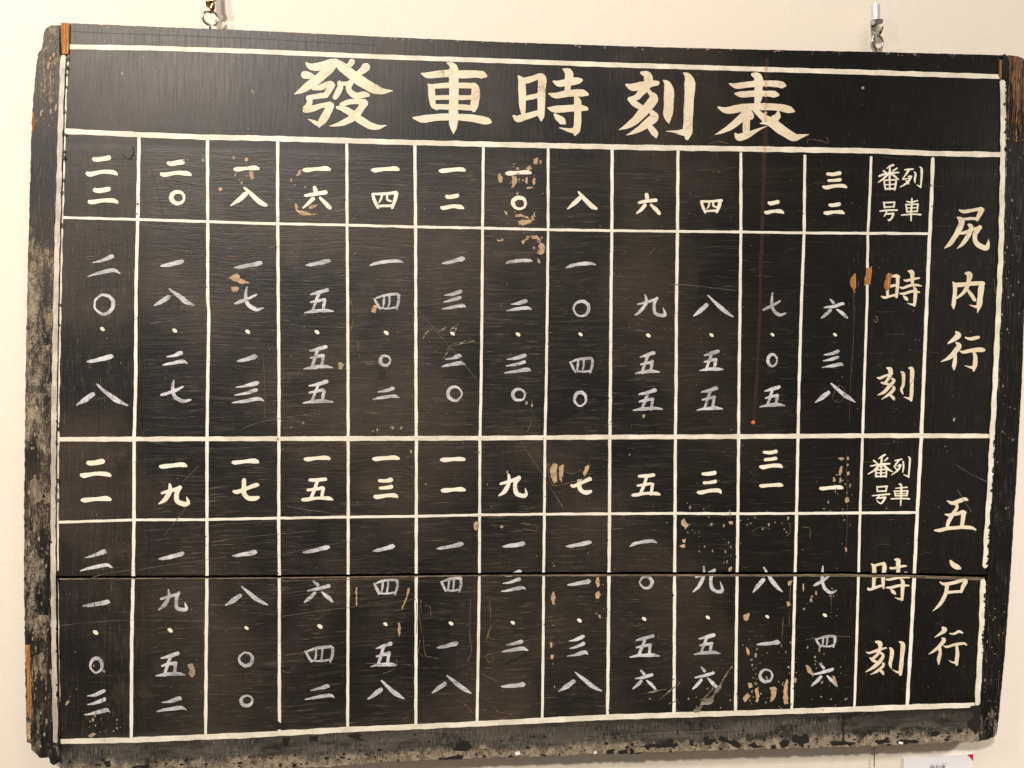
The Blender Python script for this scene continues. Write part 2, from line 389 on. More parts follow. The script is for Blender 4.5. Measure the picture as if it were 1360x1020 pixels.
def slab(name, poly, yf, yb, mat, parent, cham=1.2, jit=0.35, step=5.0, seed=1, sidemat=None, jitfn=None):
    """solid board with a traced outline (photo px), front face at yf, back at yb, worn chamfered arris"""
    r = random.Random(seed); P = densify(poly, step, jit, r)
    if jitfn: P = [jitfn(p, r) for p in P]
    A = sum(a[0] * b[1] - b[0] * a[1] for a, b in zip(P, P[1:] + P[:1]))
    if A < 0: P.reverse()
    n = len(P); Q = []
    for i in range(n):
        a, b = P[i - 1], P[(i + 1) % n]; dx, dy = b[0] - a[0], b[1] - a[1]; L = math.hypot(dx, dy) or 1
        c = cham * r.uniform(0.7, 1.3); Q.append((P[i][0] - dy / L * c, P[i][1] + dx / L * c))
    bm = bmesh.new()
    F = [bm.verts.new(at(x, y, yf)) for x, y in Q]
    E_ = []
    for x, y in P:
        p = at(x, y, yf); E_.append(bm.verts.new((p.x, yf + 0.0012 * cham / 1.2, p.z)))
    Bk = [bm.verts.new((v.co.x, yb, v.co.z)) for v in E_]
    co = [v.co.copy() for v in F]
    for t in tessellate_polygon([[Vector((c.x, c.z, 0)) for c in co]]):
        bm.faces.new([F[k] for k in t])
    for t in tessellate_polygon([[Vector((c.x, c.z, 0)) for c in co]]):
        bm.faces.new([Bk[k] for k in t])
    for i in range(n):
        j = (i + 1) % n
        bm.faces.new((F[i], F[j], E_[j], E_[i]))
        f = bm.faces.new((E_[i], E_[j], Bk[j], Bk[i]))
        if sidemat: f.material_index = 1
    bmesh.ops.recalc_face_normals(bm, faces=bm.faces[:])
    return obj(name, bm, [mat] + ([sidemat] if sidemat else []), parent)

def chip(bm, poly, h, r, jit=0.35, y0=0.0, sub=3.0, mi=0):
    if len(poly) > 3 and jit > .3: jit *= 1.5; sub = min(sub, 2.0)
    """a flat irregular patch with a thin edge"""
    P = densify(poly, sub, jit, r); top = []; bot = []
    cx = sum(p[0] for p in P) / len(P); cy = sum(p[1] for p in P) / len(P)
    for x, y in P:
        top.append(bm.verts.new(at(cx + (x - cx) * 0.96, cy + (y - cy) * 0.96, y0 - h))); bot.append(bm.verts.new(at(x, y, y0 + 0.0002)))
    for t in tessellate_polygon([[Vector((v.co.x, v.co.z, 0)) for v in top]]):
        try: f = bm.faces.new([top[k] for k in t]); f.material_index = mi
        except ValueError: pass
    n = len(P)
    for i in range(n):
        f = bm.faces.new((top[i], top[(i + 1) % n], bot[(i + 1) % n], bot[i])); f.material_index = mi
def blob(cx, cy, rx, ry, r, n=9, spike=0.35, ang=0.0):
    out = []
    for k in range(n):
        a = 2 * math.pi * k / n + r.uniform(-.2, .2); q = 1 + r.uniform(-spike, spike)
        x, y = rx * q * math.cos(a), ry * q * math.sin(a)
        out.append((cx + x * math.cos(ang) - y * math.sin(ang), cy + x * math.sin(ang) + y * math.cos(ang)))
    return out

def tube(bm, pts, rad, seg=10, closed=False):
    pts = [Vector(p) for p in pts]; n = len(pts); rings = []
    up = Vector((0, 1, 0.001))
    for i, p in enumerate(pts):
        a = pts[i - 1] if (closed or i) else pts[0]; b = pts[(i + 1) % n] if (closed or i < n - 1) else pts[-1]
        t = (b - a).normalized(); u = t.cross(up)
        if u.length < 0.05: u = t.cross(Vector((1, 0, 0)))
        u.normalize(); v = t.cross(u).normalized()
        rr = rad(i / (n - 1)) if callable(rad) else rad
        rings.append([bm.verts.new(p + u * rr * math.cos(2 * math.pi * k / seg) + v * rr * math.sin(2 * math.pi * k / seg)) for k in range(seg)])
    for i in range(n if closed else n - 1):
        A, B = rings[i], rings[(i + 1) % n]
        for k in range(seg):
            f = bm.faces.new((A[k], A[(k + 1) % seg], B[(k + 1) % seg], B[k])); f.smooth = True
    if not closed:
        bm.faces.new(rings[0]); bm.faces.new(rings[-1])
    bmesh.ops.recalc_face_normals(bm, faces=bm.faces[:])

# ------------------------------------------------------------------ the setting: wall
WY = 0.036
bm = bmesh.new()
vs_ = [bm.verts.new(p) for p in ((-3, WY, -BZ), (3, WY, -BZ), (3, WY, 1.5), (-3, WY, 1.5))]
bm.faces.new(vs_); wall = obj('wall', bm, M['wall'], kind='structure'); wall.location = (0, 0, BZ)
bm = bmesh.new()
vs_ = [bm.verts.new(p) for p in ((-3, -4, 0), (3, -4, 0), (3, WY, 0), (-3, WY, 0))]
bm.faces.new(vs_); fl = obj('floor', bm, mat_flat('grey_floor', (0.22, 0.19, 0.16), 0.6, bs=30), kind='structure')

# ------------------------------------------------------------------ the board
board = thing('train_timetable_board', 'large old black wooden train departure board with hand painted cream and white Japanese characters', 'timetable board', (0, 0, BZ))

LB = [(30, 92), (72, 88.5), (130, 85.8), (190, 84), (250, 82.5), (310, 80.5), (400, 78.5), (510, 76.5), (600, 75.3), (690, 74.8), (765, 75), (850, 75.8), (930, 77.2), (1035, 79)]
RB = [(73, 1333), (110, 1334.5), (206, 1336), (255, 1335), (330, 1334), (400, 1331), (480, 1327.5), (583, 1322), (640, 1320), (690, 1316.5), (765, 1312), (830, 1308.5), (900, 1304.5), (984, 1301)]
TOP = [(92, 30.5), (200, 35), (340, 40.5), (505, 48.5), (680, 56), (800, 60), (900, 63), (1020, 65.8), (1160, 68.5), (1333, 73)]
BOT = [(79, 1034), (200, 1029), (340, 1023), (440, 1018.5), (540, 1011), (680, 1006), (860, 1000), (1020, 995), (1164, 991), (1301, 985)]
def lx(y): return lerp_tab(LB, y)
def rx(y): return lerp_tab(RB, y)
gx = [80, 200, 340, 510, 680, 850, 1000, 1120, 1210, 1308]
up_poly = TOP + [(rx(y) - 0.6, y) for y in (110, 206, 255, 330, 400, 480, 583, 640, 690)] + [(1311, gap_top(1311))] \
    + [(x, gap_top(x)) for x in reversed(gx)] + [(lx(765) + 0.6, gap_top(70))] + [(lx(y) + 0.6, y) for y in (690, 600, 510, 400, 310, 250, 190, 130, 72)]
slab('plank', up_poly, 0.0, 0.022, M['plank'], board, cham=0.7, jit=0.25, seed=3)
def dented(p, r):
    x, y = p
    return (x, y + (r.uniform(-1.2, 1.2) if y > 980 else 0))
lo_poly = [(x, gap_bot(x)) for x in gx] + [(rx(y) - 0.6, y) for y in (790, 830, 900, 984)] + list(reversed(BOT)) \
    + [(lx(y) + 1.2, y) for y in (1000, 930, 850, 790)]
slab('plank', lo_poly, 0.0, 0.022, M['plank'], board, cham=0.7, jit=0.2, seed=4, jitfn=dented)
# rounded, bare upper arris of the lower plank, seen under the joint
bm = bmesh.new(); row = []
r = random.Random(5); x = 78.0
while x < 1309:
    b = gap_bot(x) + r.uniform(-0.25, 0.35); e = gap_edge(x) + r.uniform(-0.2, 0.2)
    p2 = at(x, e, 0.0)
    row.append([bm.verts.new(at(x, b + 0.4, -0.0004)), bm.verts.new(at(x, b * 0.45 + e * 0.55, 0.0002)), bm.verts.new((p2.x, 0.0012, p2.z)), bm.verts.new((p2.x, 0.021, p2.z - 0.004))]); x += 5
for a, b in zip(row, row[1:]):
    for k in range(3): f = bm.faces.new((a[k], a[k + 1], b[k + 1], b[k])); f.smooth = False; f.material_index = 1 if k == 2 else 0  # rear faces blackened: the shade inside the gap is painted on
obj('worn_edge', bm, [M['edgewood'], M['gapblack']], board)
# strip behind the joint
bm = bmesh.new(); q = [at(76, 750, .019), at(1318, 745, .019), at(1318, 780, .019), at(76, 782, .019)]
f0 = [bm.verts.new(p) for p in q]; b0 = [bm.verts.new(p + Vector((0, .008, 0))) for p in q]
bm.faces.new(f0); bm.faces.new(b0)
for i in range(4): bm.faces.new((f0[i], f0[(i + 1) % 4], b0[(i + 1) % 4], b0[i]))
bmesh.ops.recalc_face_normals(bm, faces=bm.faces[:])
for v in bm.verts: v.co.y += 0.0035
obj('joint_batten', bm, M['gapblack'], board)

# left batten: rounded top, stepped outer edge, ragged foot
left_poly = [(80, 32), (66, 33.5), (60, 37), (57, 44), (55.5, 62), (53.5, 66), (50.5, 68), (48, 80), (45, 110), (42, 150), (40, 200), (38.5, 260), (36.5, 330), (34.5, 420),
             (33, 510), (32, 600), (31, 690), (31, 765), (32, 850), (33.5, 930), (34.5, 980), (35.5, 987), (39, 990), (41, 997), (46, 1000), (51, 1007), (58, 1009), (63, 1007),
             (66, 1013), (71, 1016), (76, 1014), (78.5, 1008)] + [(lx(y) - 0.2, y) for y in (930, 850, 765, 690, 600, 510, 400, 310, 250, 190, 130, 90)] + [(lx(76) - 1, 74), (80, 72)]
def ragged(p, r):
    x, y = p
    if x < lx(y) - 4: k = 0.55 + (1.1 if y > 985 else 0); return (x + r.uniform(-k, k), y + r.uniform(-k, k))
    return p
slab('end_batten', left_poly, -0.0025, 0.026, M['batten'], board, cham=1.6, jit=0.15, step=4, seed=9, jitfn=ragged)
right_poly = [(1334, 74), (1341, 73), (1352, 74), (1360, 77), (1364, 84), (1366, 120), (1366, 200), (1364, 300), (1362, 400), (1358.5, 500), (1353, 600), (1347, 700), (1343, 765), (1338.5, 830), (1335.5, 870), (1331, 915),
              (1328.5, 945), (1326, 965), (1324.5, 976), (1320, 980), (1312, 983), (1302, 985)] + [(rx(y) + 0.2, y) for y in (930, 850, 765, 690, 640, 583, 510, 400, 330, 255, 206, 150, 110)]
slab('end_batten', right_poly, -0.0015, 0.026, M['batten'], board, cham=1.4, jit=0.3, step=4, seed=12)

# bare tenon ends at the top corners
slab('exposed_tenon', [(80.5, 30), (90.5, 30), (92, 31.5), (91.5, 50), (90.5, 72), (82, 72), (81, 50)], -0.0030, 0.02, M['gouge'], board, cham=0.6, jit=0.2, seed=2)
bm = bmesh.new(); r = random.Random(4)
chip(bm, [(1339, 75), (1352, 75), (1362, 80), (1363, 130), (1361, 176), (1358, 150), (1355, 183), (1352, 168), (1350, 140), (1346, 134), (1344, 112), (1341, 108), (1340, 90)], 0.0006, r, 0.7, y0=-0.0015)
obj('bare_wood_patch', bm, M['oldwood'], board, label='rough brown bare wood at the top of the right batten')
bm = bmesh.new()
chip(bm, [(1326, 80), (1331, 79), (1331, 104), (1328, 108), (1326, 98)], 0.0012, r, 0.4); obj('bare_wood_patch', bm, M['oldwood'], board)
bm = bmesh.new()
ribbon(bm, [(1334, 74, 5.5), (1334.5, 90, 6), (1334, 105, 3)], 0.0021, r, y0=0); obj('open_joint', bm, M['gapblack'], board)
bm = bmesh.new()
ribbon(bm, [(lx(y) + 1.1, y, wd) for y, wd in ((768, 2.2), (800, 1.6), (850, 1.5), (900, 2.4), (940, 2.8), (985, 3.2), (1012, 3.4))], 0.0009, r, rough=0.1)
obj('open_joint', bm, M['gapblack'], board)
# bare wood down the outer edge of the left batten
for poly, mt in (([(33.8, 857), (39.5, 855), (41, 890), (42, 905), (42, 950), (41, 958), (38, 950), (35.5, 935), (35.5, 900), (34, 880)], 'gouge'),
                 ([(43.5, 148), (46, 152), (47, 165), (45, 178), (43, 176), (42.6, 160)], 'gouge'),
                 ([(35.5, 962), (40, 960), (41, 980), (38, 984), (35.5, 975)], 'putty')):
    bm = bmesh.new(); chip(bm, poly, 0.0005, r, 0.5, y0=-0.0025); obj('bare_wood_patch', bm, M[mt], board)
for poly in (([(54, 414), (72, 416), (71, 436), (67, 432), (62, 428), (58, 422)]), ([(54, 458), (67, 458), (66, 465), (57, 464)]),
             ([(50, 818), (65, 817), (62, 825), (58, 828), (60, 840), (57, 842), (53, 832)]), ([(45, 870), (58, 868), (56, 880), (50, 895), (47, 905), (44, 885)]),
             ([(56, 656), (68, 655), (72, 664), (60, 670)]), ([(38, 640), (46, 630), (55, 645), (60, 660), (50, 668), (42, 672), (38, 660)])):
    bm = bmesh.new(); chip(bm, poly, 0.0004, r, 1.1, y0=-0.0025); obj('bare_patch', bm, M['rubbed'], board)

# ------------------------------------------------------------------ ruled lines (photo px)
def line(name, pts, wd, top, mat, r, cut=True, rough=0.07, n=3, y0=0.0):
    # subdivide long spans so the brushed edge wavers
    P = []
    for (a, b) in zip(pts, pts[1:]):
        k = max(1, int(math.hypot(b[0] - a[0], b[1] - a[1]) / 14))
        for j in range(k):
            t = j / k; P.append((a[0] + (b[0] - a[0]) * t, a[1] + (b[1] - a[1]) * t, wd * (1 + r.uniform(-.06, .06))))
    P.append((pts[-1][0], pts[-1][1], wd * 0.9))
    bm = bmesh.new(); ribbon(bm, P, top, r, n=n, rough=rough, y0=y0)
    if cut: cut_gap(bm)
    orient(bm)
    return obj(name, bm, mat, board)
r = random.Random(21)
V = [([(184.8, 183), (183.6, 255), (183, 292), (180.8, 375), (180.3, 510), (178.2, 583), (178, 690), (177, 765), (175, 850), (174.4, 978)], 5.0),
     ([(275.5, 185), (275.8, 255), (276, 292), (276, 400), (277.5, 415), (276, 510), (275, 583), (275, 690), (275, 765), (274, 850), (273.2, 974)], 4.8),
     ([(369, 187), (368.7, 255), (369, 297), (369.5, 380), (370.7, 510), (370.5, 583), (370.3, 690), (371, 765), (371.2, 971)], 4.6),
     ([(460.7, 189), (461, 300), (461.8, 400), (462.3, 510), (462.5, 583), (462.5, 765), (461.8, 965)], 4.4),
     ([(551, 192), (552, 302), (552.5, 510), (553, 583), (552.8, 765), (552.3, 962)], 4.6),
     ([(642, 195), (641, 303), (640.3, 400), (639, 510), (637.5, 583), (636.7, 765), (635.5, 850), (633.6, 958)], 4.2),
     ([(728, 198), (728, 305), (727, 400), (725.5, 510), (723.8, 583), (723, 690), (722, 765), (721.5, 850), (720.3, 954)], 4.0),
     ([(813, 199), (812.7, 306), (811.5, 400), (810.8, 510), (810, 583), (809.5, 690), (808.8, 765), (808, 850), (806.8, 951)], 4.6),
     ([(900.5, 201), (899.8, 307), (898.5, 400), (898, 510), (897, 583), (896.5, 690), (896, 765), (895.2, 948)], 4.6),
     ([(984, 204), (984, 308), (983, 400), (981.5, 510), (981, 583), (980, 690), (979, 765), (976.8, 946)], 4.4),
     ([(1069, 207), (1068, 309), (1064.5, 400), (1061.3, 510), (1059.8, 583), (1057.8, 690), (1056, 765), (1053.8, 850), (1051.5, 943)], 4.4),
     ([(1157, 209), (1155.6, 255), (1152.7, 310), (1151.6, 400), (1147.8, 510), (1145.5, 583), (1142, 690), (1140.2, 765), (1137.8, 850), (1134.8, 941)], 3.9),
     ([(1239, 211), (1237.5, 255), (1234, 330), (1231, 400), (1226.5, 510), (1223.5, 583), (1217.8, 690), (1214.3, 765), (1210, 850), (1204.7, 938)], 5.2)]
for pts, wd in V: line('ruled_line', pts, wd, 0.00030, M['fine_line'], r)
line('ruled_line', [(82, 289), (183, 291.6), (277, 294.5), (340, 296.7), (460, 299), (552, 301.5), (641, 303), (728, 305.2), (812, 306.4), (900, 307.4), (985, 308.2), (1066, 309.4), (1152, 310), (1232, 310.4)], 4.0, 0.00036, M['fine_line'], r, False)
line('ruled_line', [(77, 693.8), (178, 690.6), (275, 690.2), (340, 688.8), (462, 686.8), (552, 685.8), (637, 684), (722, 683), (810, 682.5), (895, 682), (980, 682.4), (1058, 682), (1142, 681.4), (1216, 680.8)], 4.0, 0.00036, M['fine_line'], r, False)
line('border_line', [(92, 62.3), (200, 64), (340, 68.5), (510, 75.8), (680, 81.5), (810, 86.2), (940, 90), (1020, 92.4), (1170, 96.8), (1327, 102)], 7.0, 0.00042, M['line'], r, False, 0.04)
line('border_line', [(85, 174.3), (185, 179), (277, 182.5), (340, 183.5), (460, 187), (551, 189.5), (680, 192.5), (850, 196), (1020, 198.3), (1157, 200.5), (1240, 204), (1329, 205.5)], 7.6, 0.00042, M['line'], r, False, 0.05)
line('border_line', [(78, 583.6), (277, 583), (460, 582.6), (640, 582), (722, 581.4), (810, 580.6), (980, 580), (1060, 579.4), (1145, 578.8), (1225, 578.8), (1314, 579.2)], 6.6, 0.00042, M['line'], r, False, 0.05)
line('border_line', [(81, 984.8), (175, 983), (275, 978.8), (340, 976.2), (372, 974), (462, 969), (553, 965.3), (633, 961.5), (720, 957), (807, 952.6), (896, 949.8), (977, 947.4), (1052, 944.8), (1136, 942), (1205, 939.3), (1294, 936.6)], 7.6, 0.00042, M['line'], r, False, 0.06)
line('border_line', [(lx(y) + dx, y) for y, dx in ((74, 1.8), (130, 1.6), (190, 1.6), (250, 1.5), (310, 1.8), (400, 1.8), (510, 1.6), (600, 1.8), (690, 1.8), (757, 1.8))], 3.4, 0.00046, M['line'], r, False, 0.2)
line('border_line', [(lx(y) + 1.9, y) for y in (772, 800, 850, 900, 932)], 2.2, 0.00046, M['line'], r, False, 0.25)
line('border_line', [(lx(y) - 4.3, y) for y in (76, 130, 190, 250, 310, 400, 510, 600, 690, 765, 850, 930, 984)], 7.4, 0.00040, M['edge_line'], r, False, 0.10, y0=-0.0025)
line('border_line', [(1331.5, 109), (1332.4, 150), (1332, 206), (1331, 255), (1329.5, 330), (1326.5, 400), (1322.5, 490), (1317.6, 583), (1315.2, 640), (1311.5, 690), (1308.3, 752)], 7.4, 0.0018, M['line'], r, False, 0.10)
line('border_line', [(1305.5, 772), (1303.8, 830), (1300.5, 890), (1298, 934)], 7.6, 0.0018, M['line'], r, False, 0.10)

# ------------------------------------------------------------------ traced characters
def glyph(name, ox, oy, s, strokes, mat, r, k=1.06, rough=0.035, label=None, parent=None):
    bm = bmesh.new()
    for i, st in enumerate(strokes.strip().split(';')):
        v = [float(t) for t in st.replace('\n', ' ').replace(',', ' ').split()]
        pts = [(ox + v[j] / s, oy + v[j + 1] / s, v[j + 2] / s * k) for j in range(0, len(v), 3)]
        ribbon(bm, pts, 0.00035 + i * 0.00003, r, rough=rough)
    cut_gap(bm); orient(bm)
    return obj(name, bm, mat, board, label=label)

r = random.Random(33)
T = 'title_character'
glyph(T, 380, 70, 8.5, '''228 118 25, 285 160 78, 380 155 88, 480 120 85, 545 98 60; 555 110 85, 470 200 105, 370 290 100, 260 370 95, 160 435 55, 95 468 12;
 205 250 85, 265 262 78, 330 285 45; 560 85 40, 620 150 100, 750 255 112, 880 345 115, 1000 410 105, 1090 435 70, 1198 430 15; 745 100 70, 715 140 60, 690 160 60; 905 160 95, 860 205 80, 805 240 55;
 310 405 45, 400 388 70, 500 352 68, 535 368 45; 512 370 75, 480 430 75, 455 475 60; 455 482 60, 370 490 62, 250 512 60; 265 510 62, 265 570 68, 225 635 75; 215 650 62, 300 632 75, 400 600 55, 490 590 75; 500 595 88, 460 690 90, 405 775 85, 375 835 25; 375 815 50, 320 785 45, 248 750 10;
 600 335 45, 612 390 68, 585 450 72, 555 505 60; 600 350 45, 680 350 48, 740 340 50; 728 340 70, 705 400 62, 740 460 68, 800 487 72, 875 475 72, 925 480 45;
 625 588 50, 700 560 62, 800 550 62, 885 556 65; 885 568 85, 830 650 82, 760 730 85, 650 790 65, 560 818 38, 492 828 10; 580 620 40, 660 640 70, 760 700 82, 850 770 85, 960 828 80, 1040 842 55, 1128 822 12''', M['cream'], r)
glyph(T, 540, 70, 8.5, '''458 115 20, 515 145 75, 533 210 105, 535 400 106, 530 600 104, 530 760 103, 530 845 78, 530 915 10; 168 235 18, 250 255 72, 450 236 82, 600 246 88, 780 242 84, 860 252 80, 890 262 45;
 248 362 30, 278 400 72, 288 500 78, 300 590 62, 340 628 48; 290 382 50, 400 374 62, 480 370 62, 600 370 62, 740 375 66; 752 365 62, 778 410 92, 778 500 96, 765 600 88, 760 650 50; 310 510 52, 480 505 55, 600 508 56, 740 505 50; 320 610 60, 450 614 62, 600 615 64, 755 625 64; 78 735 28, 180 750 80, 350 730 80, 530 726 76, 700 736 80, 850 760 88, 930 778 68, 950 783 30''', M['cream'], r)
glyph(T, 660, 80, 8.5, '''242 182 25, 275 230 72, 285 350 84, 288 500 76, 297 608 48; 290 235 70, 380 217 70, 480 178 60; 500 172 55, 512 210 92, 505 350 88, 500 520 84, 500 630 72, 500 682 20; 320 430 55, 400 415 58, 480 392 50; 188 630 30, 240 662 78, 340 632 72, 450 600 62, 490 590 50;
 750 102 25, 808 140 92, 815 220 92, 800 300 72, 795 360 58; 640 240 28, 700 264 72, 800 250 76, 900 235 82, 950 226 45; 590 380 25, 670 400 68, 800 376 74, 950 370 82, 1020 385 40; 580 540 25, 650 555 76, 800 545 78, 950 540 70, 1012 550 46; 888 418 42, 910 470 82, 912 600 80, 910 720 80, 897 790 84, 882 840 34; 895 795 78, 830 795 52, 760 777 28, 704 763 10; 652 612 30, 690 650 70, 740 690 80, 762 708 40''', M['cream'], r)
glyph(T, 810, 80, 8.5, '''358 142 38, 420 168 90, 435 230 98, 420 290 86; 184 276 25, 250 304 82, 350 290 88, 450 270 78, 535 258 55; 410 320 68, 350 370 78, 300 420 66, 235 432 42; 220 437 48, 270 480 70, 340 528 68, 378 550 58; 425 330 40, 455 370 50; 452 374 40, 488 412 96, 478 470 106, 390 570 104, 300 668 92, 205 738 64, 105 786 10; 472 588 58, 500 640 100, 440 700 96, 330 780 66, 262 815 42, 190 846 8; 432 732 50, 480 790 76, 513 838 70, 520 868 30;
 608 230 20, 648 270 76, 668 350 108, 665 500 108, 655 620 100, 660 680 55, 668 712 12; 834 146 20, 878 180 76, 903 260 116, 895 450 108, 885 650 102, 880 800 106, 872 880 50; 880 810 112, 790 815 56, 720 806 28, 638 803 8''', M['cream'], r)
glyph(T, 940, 80, 8.5, '''508 162 45, 565 192 100, 575 280 92, 570 400 92, 560 480 68; 245 266 18, 320 290 62, 450 276 70, 600 262 68, 750 266 72, 840 280 76, 870 286 40; 308 376 20, 370 386 66, 500 380 72, 650 376 66, 750 385 74, 790 392 40; 120 532 25, 220 568 76, 400 536 86, 600 526 78, 800 532 80, 920 560 80, 968 575 35;
 420 600 66, 350 680 86, 250 758 66, 160 808 42, 84 840 8; 430 590 86, 435 700 82, 432 820 76, 402 850 56; 308 828 20, 352 868 84, 440 850 70, 560 790 36, 668 742 8; 480 595 55, 492 640 58, 450 662 38; 530 560 50, 620 640 78, 740 720 106, 850 798 106, 965 868 92, 1050 860 50, 1138 838 8; 795 580 30, 782 640 76, 700 690 76, 592 715 14''', M['cream'], r)
H = 'heading_character'
glyph(H, 1240, 260, 11.333, '''388 217 28, 450 240 56, 560 225 52, 660 206 52, 715 202 70; 728 212 76, 690 280 72, 652 358 58; 655 345 46, 540 345 46, 450 356 46; 358 327 25, 408 362 86, 420 420 86, 380 510 88, 320 620 74, 240 728 66, 160 793 8; 525 436 38, 560 462 72, 560 520 68, 510 620 68, 430 730 56, 352 796 10; 390 570 28, 450 560 50, 560 520 48, 650 490 48, 705 480 56; 698 472 66, 650 530 78, 620 600 68, 630 690 73, 700 760 80, 795 785 78, 820 720 48, 825 655 8''', M['cream'], r)
glyph(H, 1230, 345, 11.333, '''402 337 20, 430 380 62, 435 450 63, 425 580 63, 412 680 62, 415 742 15; 430 385 70, 600 370 66, 780 355 62, 860 360 62; 840 357 80, 830 420 88, 815 550 83, 800 680 80, 772 795 12; 800 700 66, 730 705 36, 654 680 12; 588 206 28, 650 222 90, 645 300 68, 620 400 63, 560 500 53, 458 580 30; 630 460 38, 680 530 58, 732 608 52''', M['cream'], r)
glyph(H, 1230, 425, 11.333, '''452 184 38, 485 230 86, 420 290 68, 332 352 25; 452 342 28, 498 390 78, 440 470 73, 370 550 68, 290 600 38, 218 630 8; 440 520 48, 435 600 60, 420 690 62, 420 742 30; 594 266 28, 650 285 48, 730 275 56, 790 260 46; 514 471 25, 570 485 52, 700 455 60, 830 450 72, 875 455 40; 715 482 40, 740 560 66, 735 680 66, 715 762 35; 720 718 66, 650 710 32, 584 686 10''', M['cream'], r)
glyph(H, 1210, 640, 11.333, '''549 288 25, 620 320 56, 720 290 62, 800 260 58, 845 270 38; 680 340 58, 690 390 50, 620 500 62, 560 610 58, 545 688 50; 518 490 28, 580 500 48, 700 480 53, 780 450 52, 820 465 38; 790 470 76, 780 560 63, 765 668 60; 354 730 25, 430 730 56, 560 702 53, 750 686 53, 900 690 53, 970 720 30''', M['cream'], r)
glyph(H, 1210, 730, 11.333, '''592 168 33, 630 225 76, 700 265 76, 738 284 40; 440 492 28, 500 520 48, 640 500 53, 760 460 58; 790 442 66, 818 480 70, 780 560 60, 755 638 40; 560 645 48, 660 635 43, 755 630 43; 520 520 58, 540 560 62, 520 660 58, 470 770 58, 400 860 43, 324 926 8''', M['cream'], r)
glyph(H, 1200, 815, 11.333, '''592 216 48, 620 245 73, 560 300 48, 474 354 15; 578 371 25, 610 400 62, 540 490 53, 460 560 43, 384 607 15; 545 520 48, 550 600 53, 530 690 58, 530 758 25; 698 300 20, 760 305 33, 830 270 42, 885 290 28; 608 490 20, 660 500 38, 780 465 42, 900 450 42, 945 470 28; 800 480 43, 810 600 58, 800 700 58, 800 768 40; 800 740 48, 740 735 28, 684 706 10''', M['cream'], r)
glyph(H, 1120, 345, 11.333, '''745 250 38, 800 245 56, 835 260 48; 820 270 58, 815 400 53, 800 560 46; 715 400 46, 780 385 42; 573 550 20, 620 570 43, 720 545 38, 800 530 38; 690 230 44, 670 350 48, 665 480 46, 668 540 42; 978 172 25, 1030 190 76, 1040 260 58, 1040 380 48; 913 306 20, 960 315 43, 1060 290 43, 1145 276 28; 852 416 25, 900 425 38, 1020 385 46, 1120 385 38, 1180 395 15; 852 510 25, 920 510 43, 1040 475 43, 1145 490 28; 1060 420 28, 1085 460 58, 1080 600 53, 1070 688 40; 1070 680 48, 1010 670 28, 968 655 12; 907 547 25, 940 580 56, 963 603 38''', M['cream'], r)
glyph(H, 1130, 475, 11.333, '''544 157 28, 590 180 72, 600 240 66; 398 300 20, 440 310 43, 530 270 38, 625 246 28; 590 270 56, 550 340 48, 510 380 38; 463 376 33, 520 395 38, 560 400 38; 620 320 38, 650 350 48, 580 430 58, 500 520 52, 404 564 12; 640 442 38, 650 470 48, 580 550 48, 464 627 12; 600 570 38, 640 610 48, 655 633 25; 757 218 28, 790 250 56, 790 400 46, 760 480 46, 785 548 20; 874 157 25, 920 180 66, 918 350 58, 915 500 58, 905 638 48; 905 620 56, 850 610 32, 798 592 10''', M['cream'], r)
glyph(H, 1120, 735, 11.333, '''427 162 25, 460 200 62, 465 300 62, 460 400 58, 455 518 48; 460 190 42, 540 165 42, 600 155 50; 610 152 56, 620 220 68, 600 350 58, 600 450 53, 605 528 25; 470 355 38, 560 350 33; 373 532 38, 400 545 43, 500 510 43, 600 480 38; 778 92 28, 825 110 72, 825 200 62, 825 300 58; 708 221 38, 760 225 38, 850 200 43, 945 190 28; 644 391 25, 700 395 38, 830 366 38, 995 365 24; 648 516 25, 720 515 43, 850 485 43, 985 485 28; 862 387 28, 895 430 58, 890 560 58, 885 698 38; 885 690 48, 830 685 28, 778 663 10; 717 547 25, 750 580 56, 783 608 33; 925 284 18, 960 288 22''', M['cream'], r)
glyph(H, 1120, 835, 11.333, '''494 197 38, 550 220 72, 555 280 58; 348 355 20, 400 365 38, 530 320 43, 645 290 28; 540 320 58, 520 380 48, 470 430 48, 432 460 38; 404 441 28, 450 480 48, 500 500 38; 560 360 38, 600 410 48, 560 480 58, 470 570 56, 339 650 14; 600 527 46, 600 560 43, 510 640 46, 409 690 10; 555 620 38, 590 660 48, 605 688 25; 702 292 28, 730 330 62, 725 430 58, 705 530 53, 722 593 20; 843 197 20, 895 240 72, 885 400 62, 870 560 62, 860 688 48; 865 660 56, 800 650 32, 741 616 10''', M['cream'], r)
L_ = 'column_title_character'
glyph(L_, 1150, 210, 14.167, '''518 131 46, 460 150 42, 392 194 18; 450 160 42, 450 300 48, 445 400 38; 332 241 38, 372 270 38; 585 192 32, 550 215 38, 505 243 28; 250 340 40, 400 290 46, 618 272 34; 410 310 46, 330 390 42, 240 453 28; 480 290 42, 550 350 42, 615 403 25; 345 415 30, 352 500 38, 370 590 34; 362 418 32, 560 408 36; 570 410 36, 560 500 42, 542 598 34; 372 582 34, 550 577 38; 370 502 28, 560 492 28; 450 410 36, 450 590 36''', M['num'], r)
glyph(L_, 1150, 210, 14.167, '''733 221 28, 790 216 38, 885 207 34; 810 220 52, 760 300 40, 685 398 18; 800 345 32, 855 345 38; 850 350 46, 800 440 46, 730 500 38, 645 543 18; 722 350 22, 705 400 26; 705 402 26, 800 380 24; 760 430 36, 803 483 32; 912 262 28, 935 300 42, 920 400 42, 925 458 28; 1013 168 20, 1050 210 46, 1045 400 42, 1030 552 34; 1030 545 42, 958 506 14''', M['num'], r)
